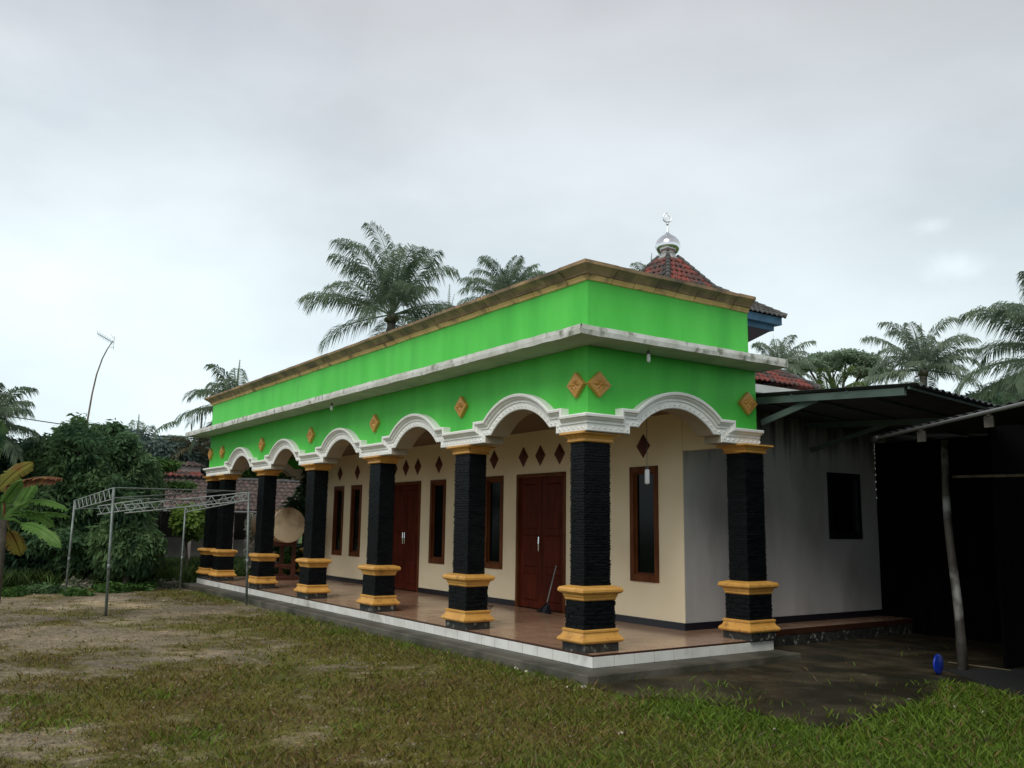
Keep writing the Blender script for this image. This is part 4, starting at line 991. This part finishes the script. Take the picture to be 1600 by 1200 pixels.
def low_blobs(u, r, d):
    out = []
    for k in range(4):
        c = at(u+(k-1.5)*r*.8, 820, d+random.uniform(-.5, .5)); q = r*d/F*random.uniform(.5, .9); out.append((c.x, c.y, GZ+q*.25, q, q, q*.8))
    return out
# coconut palms
cr_ = at(612, 492, 46); palm('coconut_palm', cr_, GZ, 4.7, 27, M['palm'], 'tall full-crowned coconut palm rising behind the long parapet, leftmost of the pair', 3, .2, el_rng=(-.25, 1.5), n=54)
cr_ = at(795, 468, 60); palm('coconut_palm', cr_, GZ, 3.9, 20, M['palm'], 'smaller coconut palm just above the parapet between the big palm and the dome', 8, .2, el_rng=(.15, 1.45), n=46)
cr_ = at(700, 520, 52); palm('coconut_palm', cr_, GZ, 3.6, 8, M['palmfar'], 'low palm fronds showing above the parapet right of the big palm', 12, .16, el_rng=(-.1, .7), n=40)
cr_ = at(368, 636, 44); palm('coconut_palm', cr_, GZ, 2.9, 20, M['palm'], 'coconut palm peeking from behind the left end of the green parapet', 15, .16, el_rng=(-.6, 1.2))
cr_ = at(-32, 665, 30); palm('coconut_palm', cr_, GZ, 1.9, 18, M['palm'], 'coconut palm with fronds entering from the left edge of the picture', 19, .15, el_rng=(-.5, 1.2), n=70, lw=.65)
cr_ = at(1672, 560, 24); palm('coconut_palm', cr_, GZ, 2.75, 22, M['palm'], 'near coconut palm with long fronds entering from the right edge', 31, .16, el_rng=(-.45, 1.45), n=100, lw=.50)
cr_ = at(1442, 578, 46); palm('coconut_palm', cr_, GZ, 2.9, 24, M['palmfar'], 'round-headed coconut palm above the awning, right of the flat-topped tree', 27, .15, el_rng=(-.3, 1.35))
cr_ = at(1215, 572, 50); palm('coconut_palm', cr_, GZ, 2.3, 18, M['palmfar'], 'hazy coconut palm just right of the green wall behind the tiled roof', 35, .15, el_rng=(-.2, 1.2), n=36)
cr_ = at(1298, 640, 38); palm('coconut_palm', cr_, GZ, 2.0, 9, M['palmlime'], 'young yellow-green palm standing in front of the flat-topped tree', 38, .12, el_rng=(.2, 1.45), n=40)
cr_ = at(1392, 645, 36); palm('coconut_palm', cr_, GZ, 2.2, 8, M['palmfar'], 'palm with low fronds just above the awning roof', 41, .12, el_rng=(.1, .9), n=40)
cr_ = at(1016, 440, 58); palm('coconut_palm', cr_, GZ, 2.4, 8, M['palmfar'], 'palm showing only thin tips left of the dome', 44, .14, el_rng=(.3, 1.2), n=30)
cr_ = at(213, 712, 48); palm('coconut_palm', cr_, GZ, 2.6, 16, M['palm'], 'dark palm among the trees left of the mosque', 47, .14, el_rng=(-.3, 1.3), n=30)
cr_ = at(312, 700, 46); palm('coconut_palm', cr_, GZ, 2.3, 14, M['palmbrown'], 'brownish drooping palm just left of the green fascia end', 50, .13, el_rng=(-.9, .7), n=34)

# broadleaf trees, left
TR = 'broadleaf trees left of the mosque'
tree('leafy_tree', gpt(150, 31), blobs_at([(120, 705, 32, 30), (90, 745, 44, 44), (135, 780, 44, 50), (80, 800, 50, 50), (130, 850, 52, 38), (78, 700, 20, 14), (112, 672, 14, 10), (124, 660, 6, 9), (138, 680, 10, 9), (60, 708, 12, 6), (52, 725, 20, 20)], 31), 10500, .25, M['tree'], 'dense dark green tree behind the tent frame, tallest of the left trees', seed=1, tr=.16, group=TR, droop=.5)
tree('leafy_tree', gpt(190, 33), blobs_at([(178, 712, 26, 30), (205, 742, 26, 30), (180, 770, 34, 36), (212, 790, 24, 30), (160, 676, 14, 10), (176, 668, 9, 7), (192, 690, 14, 9), (150, 690, 12, 10), (228, 728, 12, 12), (236, 760, 12, 18), (195, 835, 30, 34)], 33), 8000, .24, M['tree1b'], 'lighter green spreading tree right behind the truss end of the tent frame', seed=21, tr=.12, group=TR, droop=.6)
tree('leafy_tree', gpt(30, 33), blobs_at([(40, 745, 40, 40), (50, 700, 14, 12), (0, 760, 50, 50), (70, 720, 30, 30), (20, 820, 60, 60), (80, 870, 50, 40), (-30, 720, 40, 50), (55, 870, 50, 35)], 33), 8000, .30, M['tree2'], 'very dark tree behind the banana plant at the left edge', seed=2, group=TR)
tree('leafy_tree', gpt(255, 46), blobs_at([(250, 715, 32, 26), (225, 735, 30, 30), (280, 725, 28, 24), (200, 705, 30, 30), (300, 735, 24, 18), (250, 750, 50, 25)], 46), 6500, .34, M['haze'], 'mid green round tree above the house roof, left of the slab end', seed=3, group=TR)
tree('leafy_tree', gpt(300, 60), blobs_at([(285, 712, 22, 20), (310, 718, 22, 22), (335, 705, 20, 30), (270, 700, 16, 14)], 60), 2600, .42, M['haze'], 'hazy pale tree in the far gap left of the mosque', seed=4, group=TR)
tree('leafy_tree', gpt(205, 29), blobs_at([(215, 850, 28, 26), (180, 855, 30, 30), (190, 820, 14, 20), (200, 800, 18, 24)], 29), 3800, .26, M['tree'], 'low leafy mango-like tree under the truss beams', seed=5, tr=.08, group=TR, droop=.7)
tree('leafy_tree', gpt(265, 35), blobs_at([(235, 728, 18, 9), (262, 726, 14, 6), (225, 745, 16, 12), (285, 757, 18, 5), (240, 760, 16, 8), (222, 775, 16, 14)], 35), 1100, .20, M['bush'], 'climbing green shrub spilling over the house roof', cat='shrub', seed=6, tr=.05)
tree('papaya_tree', gpt(298, 33), blobs_at([(288, 812, 9, 7), (305, 806, 11, 7), (300, 822, 10, 6), (314, 816, 7, 7), (290, 798, 6, 4)], 33), 650, .30, M['lime'], 'small yellow-green tree in front of the house wall', seed=7, tr=.05, wr=.55)
tree('shrub', gpt(408, 31), blobs_at([(405, 845, 12, 30), (398, 820, 9, 14), (410, 870, 12, 18)], 31), 700, .20, M['pale'], 'shrub with pale pink-white leaves behind the third and second last columns', cat='shrub', seed=8, tr=.03)
tree('shrub', gpt(455, 31), blobs_at([(440, 862, 20, 14), (470, 868, 22, 14), (430, 850, 10, 8)], 31), 900, .22, M['bush'], 'green shrub behind the drum stand', cat='shrub', seed=9, tr=.03)
tree('leafy_tree', gpt(440, 48), blobs_at([(390, 722, 30, 24), (430, 718, 30, 24), (470, 725, 30, 30), (500, 740, 30, 30), (355, 725, 25, 20), (445, 700, 30, 20)], 48), 6000, .34, M['bush'], 'bright green tree seen through the left end arches behind the house roof', seed=10, group=TR)
tree('leafy_tree', gpt(485, 30), blobs_at([(480, 775, 12, 22), (475, 800, 12, 14), (490, 750, 12, 20), (460, 786, 7, 5)], 30), 900, .26, M['tree'], 'slim dark tree seen between the drum and the hall wall', seed=11, tr=.05, group=TR)
for i, (u, v, r, d, mt, lb_) in enumerate([(225, 893, 12, 28.5, 'bush', 'low weed clump left of the young banana shoot'), (190, 905, 14, 28, 'bush', 'low weed clump between the two left tent poles'), (75, 905, 16, 28, 'tree', 'dark weed clump at the yard edge below the banana plant'), (266, 880, 10, 30, 'pale', 'pale twiggy weed left of the last column'), (130, 870, 14, 29.5, 'pale', 'pale flecked weed behind the leftmost tent pole'), (22, 920, 14, 27, 'bush', 'low leafy weed at the left edge of the yard'), (128, 918, 10, 27, 'bush', 'bright low weed at the foot of the left tent poles')]):
    tree('weed_clump', gpt(u, d), low_blobs(u, r, d), 260, .15, M[mt], lb_, cat='weeds', seed=60+i, tr=.012)

# far tree belt behind everything (real trees, small)
for i, (u, vtop, r, d) in enumerate([(20, 700, 38, 62), (95, 690, 40, 66), (175, 695, 36, 64), (1195, 600, 20, 70), (1555, 622, 26, 40), (1585, 600, 22, 42), (1520, 628, 18, 46)]):
    lab = ['dark distant tree at the far left edge', 'distant tree behind the bent antenna pole', 'distant tree left of the mid green round tree', 'small distant tree behind the tiled lower roof', 'bushy dark tree under the right palm fronds', 'bushy tree at the right edge below the near palm', 'low bushy tree between the round palm and the right edge'][i]
    tree('leafy_tree', gpt(u, d), blobs_at([(u, vtop+r, r, r), (u-r*.6, vtop+r*1.4, r*.8, r*.8), (u+r*.6, vtop+r*1.4, r*.8, r*.8), (u, vtop+r*2.2, r*1.1, r)], d), 2600, .4, M['treefar' if i != 4 else 'tree'], lab, seed=80+i, tr=.12)
# flat-topped rain tree
rt_ = empty('rain_tree', gpt(1315, 62), 'broad flat-topped tree with pale branches behind the awning', 'tree')
bl_ = blobs_at([(1258, 568, 22, 7), (1288, 560, 26, 7), (1322, 557, 28, 6), (1352, 564, 22, 7), (1374, 576, 13, 7), (1243, 580, 12, 6), (1300, 574, 16, 4), (1345, 582, 16, 5)], 62)
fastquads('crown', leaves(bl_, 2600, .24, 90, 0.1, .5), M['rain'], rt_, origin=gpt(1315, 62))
mb = MB(); fk = at(1312, 640, 62); b0 = Vector(gpt(1315, 62)); mb.tube([b0, fk], [.4, .3], 9)
for b_ in bl_:
    c = Vector(b_[:3]); mb.tube([fk, fk.lerp(c, .5)+Vector((0, 0, -.3)), c], [.16, .10, .04], 6)
    for _ in range(3):
        c2 = c+Vector((random.uniform(-1, 1), random.uniform(-1, 1), random.uniform(0, .3))); mb.tube([fk.lerp(c, .55)+Vector((0, 0, -.2)), c2], [.06, .02], 5)
mb.build('trunk', M['trunk'], rt_, smooth=True)

# banana plant
def banana_leaf(mb, a_, b_, w_, sag, tears=True, curl=.25, seed=0, fold=.0):
    r_ = random.Random(seed); a_, b_ = Vector(a_), Vector(b_); L_ = (b_-a_).length; n_ = 26; ax = (b_-a_).normalized()
    side = ax.cross(Vector((0, 0, 1))).normalized(); vd = Vector((CAM[0], CAM[1], CAM[2]))-a_; vd.normalize()
    if side.length < .1: side = Vector((1, 0, 0))
    fl_ = ax.cross(vd).normalized(); side = (side*.45+fl_*.75 if side.dot(fl_) > 0 else side*-.45+fl_*.75).normalized(); nrm = side.cross(ax).normalized()
    if nrm.z < 0: nrm = -nrm
    rows = []
    for i in range(n_+1):
        t = i/n_; p = a_.lerp(b_, t)+Vector((0, 0, sag*L_*4*t*(1-t)))
        w2 = w_*min(1, (t*5+.12))*(1-max(0, (t-.72)/.28)**2.2)+.004; rows.append((p, w2))
    for s_ in (-1, 1):
        for i in range(n_):
            (p0, w0), (p1, w1) = rows[i], rows[i+1]; tear = tears and r_.random() < .22; g = .35 if tear else 0.0
            dz = -abs(r_.uniform(0, .05)); dr_ = -nrm*curl*w0
            q0 = p0+side*s_*w0+dr_+Vector((0, 0, dz)); q1 = p1+side*s_*w1+dr_+Vector((0, 0, dz)); q1 = q1.lerp(q0, g)
            m0 = p0+side*s_*w0*.55+nrm*.02*w0; m1 = p1+side*s_*w1*.55+nrm*.02*w1
            mb.add([p0, p1, m1, q1, q0, m0], [(0, 1, 2, 5), (5, 2, 3, 4)])
    mb.tube([r0+nrm*.004 for r0, _ in rows[::2]], [.018-.012*i/13 for i in range(len(rows[::2]))], 5)
bn = empty('banana_plant', gpt(-4, 19.5), 'banana plant with broad green leaves and dead brown leaves at the left edge', 'banana plant')
BL = [((26, 795), (55, 748), .17, .02, 'bananaleaf'), ((4, 786), (35, 748), .13, .02, 'bananaleaf'), ((29, 800), (86, 822), .12, .10, 'bananaleaf'), ((33, 818), (96, 853), .15, .10, 'bananaleaf'),
      ((14, 828), (32, 866), .20, .06, 'bananayel'), ((46, 783), (107, 797), .06, .08, 'bananaleaf'), ((2, 800), (28, 792), .12, .10, 'bananaleaf'), ((10, 760), (98, 748), .075, .06, 'bananadead'),
      ((-8, 768), (52, 722), .20, .10, 'bananayel'), ((-20, 720), (4, 655), .22, .02, 'tree'), ((30, 806), (110, 807), .05, .06, 'bananaleaf'), ((-10, 800), (-60, 760), .2, .1, 'bananaleaf'), ((-5, 810), (-70, 830), .2, .1, 'bananaleaf')]
hub = at(4, 812, 19.5)
for i, (a_, b_, w_, s_, mt) in enumerate(BL):
    mb = MB(); A = at(a_[0], a_[1], 19.5); B = at(b_[0], b_[1], 19.5-(.6 if i % 2 else -.5)); banana_leaf(mb, A, B, w_*.78, s_, True, .25 if mt != 'bananadead' else 1.2, i)
    mb.tube([hub, hub.lerp(A, .6)+Vector((0, 0, .05)), A], [.04, .03, .018], 6); mb.build('leaf', M[mt], bn)
mb = MB(); g0 = Vector(gpt(-4, 19.5)); mb.tube([g0, g0.lerp(hub, .5), hub], [.17, .14, .08], 12); mb.build('stem', M['trunk'], bn, smooth=True)
sb = empty('banana_shoot', onz(243, 909), 'small bright green banana shoot in the grass left of the last column', 'banana plant')
c0 = onz(243, 909)
for i, (u, v, w_) in enumerate(((237, 884, .10), (250, 893, .07), (243, 880, .05))):
    mb = MB(); d = math.hypot(c0.x-CAM[0], c0.y-CAM[1]); banana_leaf(mb, c0+Vector((0, 0, .05)), at(u, v, d), w_, .03, False, .2, 70+i); mb.build('leaf', M['lime'], sb)

# ================================================================== ANTENNA AND CABLE
an = empty('antenna_mast', gpt(137, 40), 'bent thin bamboo mast carrying a television antenna above the left trees', 'antenna')
px_ = [(120, 760), (130, 700), (137, 655), (144, 615), (151, 585), (160, 560), (168, 545), (177, 532)]
mb = MB(); mb.tube([Vector(gpt(112, 40))]+[at(u, v, 40) for u, v in px_], [.05, .05, .045, .04, .035, .032, .028, .024, .02], 6); mb.build('mast', M['bamboo'], an, smooth=True)
mb = MB(); a_, b_ = at(152, 521, 40.6), at(178, 536, 39.7); mb.tube([a_, b_], .016, 5)
sd = Vector((_r0[0], _r0[1], 0)).cross((b_-a_).normalized()).normalized()
for k in range(9):
    p = a_.lerp(b_, .05+k*.1); mb.tube([p-sd*.16, p+sd*.16], .006, 4)
for dy_ in (-.28, .28): mb.tube([b_+Vector((0, 0, dy_*.6)), b_+(a_-b_)*.2+Vector((0, 0, dy_))], .008, 4); mb.tube([b_, b_+Vector((0, 0, dy_))], .008, 4)
mb.build('antenna', M['galv'], an)
mb = MB(); pc = [at(-60, 640, 34), at(30, 653, 35), at(70, 659, 36), at(160, 672, 38), at(250, 682, 41), at(320, 686, 45), at(420, 688, 52)]
mb.tube(pc, .018, 5); tag(mb.build('power_cable', M['wire']), 'thin black overhead cable crossing the sky at the left', 'cable')

# ================================================================== CAMERA, WORLD, LIGHT
cam = bpy.data.cameras.new('camera'); co = bpy.data.objects.new('camera', cam); C.objects.link(co); bpy.context.scene.camera = co
cam.sensor_width = 36; cam.lens = F*36/1600; cam.clip_end = 3000; cam.clip_start = .05
R_ = Matrix(((_r[0], _u[0], -_f[0]), (_r[1], _u[1], -_f[1]), (_r[2], _u[2], -_f[2])))
co.matrix_world = Matrix.Translation(CAM) @ R_.to_4x4()

SUN_AZ = math.atan2(-.86, .50); SUN_EL = math.radians(45)      # light comes from the front of the porch, behind the camera
sd = Vector((math.cos(SUN_EL)*math.cos(SUN_AZ), math.cos(SUN_EL)*math.sin(SUN_AZ), math.sin(SUN_EL)))
sun = bpy.data.lights.new('sun', 'SUN'); so_ = bpy.data.objects.new('sun', sun); C.objects.link(so_)
sun.energy = 2.1; sun.angle = math.radians(32); sun.color = (1, .97, .92); so_.rotation_euler = sd.to_track_quat('Z', 'Y').to_euler()

w = bpy.data.worlds.new('World'); bpy.context.scene.world = w; w.use_nodes = True; nt = w.node_tree; N, L = nt.nodes, nt.links
bg = N['Background']; bg.inputs['Strength'].default_value = 0.15
sky = N.new('ShaderNodeTexSky'); sky.sky_type = 'NISHITA'; sky.sun_disc = False; sky.sun_elevation = SUN_EL; sky.sun_rotation = math.pi/2-SUN_AZ; sky.air_density = 1.0; sky.dust_density = 3
tc = N.new('ShaderNodeTexCoord'); sx = N.new('ShaderNodeSeparateXYZ'); L.new(tc.outputs['Generated'], sx.inputs[0])
ramp = N.new('ShaderNodeValToRGB'); L.new(sx.outputs['Z'], ramp.inputs[0]); cr = ramp.color_ramp
cr.elements[0].position = 0.0; cr.elements[0].color = (5.5, 6.4, 6.6, 1); cr.elements[1].position = 1.0; cr.elements[1].color = (3.0, 3.15, 3.4, 1)
for p_, c_ in ((.14, (5.55, 6.35, 6.6, 1)), (.26, (5.15, 5.8, 6.05, 1)), (.38, (4.65, 5.1, 5.4, 1)), (.52, (3.9, 4.05, 4.3, 1))):
    e = cr.elements.new(p_); e.color = c_
mp = N.new('ShaderNodeMapping'); L.new(tc.outputs['Generated'], mp.inputs[0]); mp.inputs['Scale'].default_value = (1, 1, 2.4)
def cloud(scale, lo, hi, f0, f1, off):
    mp2 = N.new('ShaderNodeMapping'); L.new(mp.outputs[0], mp2.inputs[0]); mp2.inputs['Location'].default_value = off
    t = N.new('ShaderNodeTexNoise'); t.inputs['Scale'].default_value = scale; t.inputs['Detail'].default_value = 7; t.inputs['Roughness'].default_value = .52; L.new(mp2.outputs[0], t.inputs['Vector'])
    r = N.new('ShaderNodeMapRange'); r.interpolation_type = 'SMOOTHSTEP'; r.inputs['From Min'].default_value = f0; r.inputs['From Max'].default_value = f1; r.inputs['To Min'].default_value = lo; r.inputs['To Max'].default_value = hi
    L.new(t.outputs['Fac'], r.inputs['Value']); return r.outputs[0]
c1 = cloud(1.3, .89, 1.12, .30, .70, (1.3, .2, .1)); c2 = cloud(3.2, .965, 1.035, .35, .65, (4, 2, 0))
m1 = N.new('ShaderNodeMath'); m1.operation = 'MULTIPLY'; L.new(c1, m1.inputs[0]); L.new(c2, m1.inputs[1])
vs_ = N.new('ShaderNodeVectorMath'); vs_.operation = 'SCALE'; L.new(ramp.outputs[0], vs_.inputs[0])
def glow(u, v, r0, r1, gain, sq=1.0, prev=None):
    d = ray(u, v); d = d/np.linalg.norm(d)
    sb_ = N.new('ShaderNodeVectorMath'); sb_.operation = 'SUBTRACT'; L.new(tc.outputs['Generated'], sb_.inputs[0]); sb_.inputs[1].default_value = tuple(d)
    ml = N.new('ShaderNodeVectorMath'); ml.operation = 'MULTIPLY'; L.new(sb_.outputs[0], ml.inputs[0]); ml.inputs[1].default_value = (1, 1, sq)
    ln = N.new('ShaderNodeVectorMath'); ln.operation = 'LENGTH'; L.new(ml.outputs[0], ln.inputs[0])
    nz_ = N.new('ShaderNodeTexNoise'); nz_.inputs['Scale'].default_value = 2.2/r1; nz_.inputs['Detail'].default_value = 5; L.new(tc.outputs['Generated'], nz_.inputs['Vector'])
    ad = N.new('ShaderNodeMath'); ad.operation = 'MULTIPLY_ADD'; L.new(nz_.outputs['Fac'], ad.inputs[0]); ad.inputs[1].default_value = r1*.8; L.new(ln.outputs['Value'], ad.inputs[2])
    q = N.new('ShaderNodeMapRange'); q.interpolation_type = 'SMOOTHSTEP'; q.inputs['From Min'].default_value = r0+r1*.4; q.inputs['From Max'].default_value = r1+r1*.4; q.inputs['To Min'].default_value = gain; q.inputs['To Max'].default_value = 1
    L.new(ad.outputs[0], q.inputs['Value']); m = N.new('ShaderNodeMath'); m.operation = 'MULTIPLY'; L.new(q.outputs[0], m.inputs[0]); L.new(prev, m.inputs[1]); return m.outputs[0]
f_ = glow(190, 200, .0, .36, 1.17, 1.5, m1.outputs[0]); f_ = glow(60, 560, 0, .30, 1.10, 1.5, f_); f_ = glow(1490, 418, .0, .045, 1.16, 2.2, f_); f_ = glow(1455, 352, .0, .022, 1.12, 2.0, f_); f_ = glow(1500, 120, 0, .40, .93, 1.2, f_)
L.new(f_, vs_.inputs['Scale'])
gap = cloud(1.6, .0, .16, .50, .75, (7, 3, 1))
mx = N.new('ShaderNodeMix'); mx.data_type = 'RGBA'; L.new(gap, mx.inputs['Factor']); L.new(vs_.outputs[0], mx.inputs['A']); L.new(sky.outputs[0], mx.inputs['B'])
L.new(mx.outputs['Result'], bg.inputs['Color'])

sc = bpy.context.scene
sc.view_settings.view_transform = 'Standard'; sc.view_settings.look = 'None'; sc.view_settings.exposure = 0; sc.view_settings.gamma = 1

# ------------------------------------------------------------------ scale everything to metres
done = set()
for o in bpy.data.objects:
    o.location = o.location*S
    if o.type == 'MESH' and o.data.name not in done:
        done.add(o.data.name); o.data.transform(Matrix.Scale(S, 4))
for mt in bpy.data.materials: pass
cam.clip_end = 3000
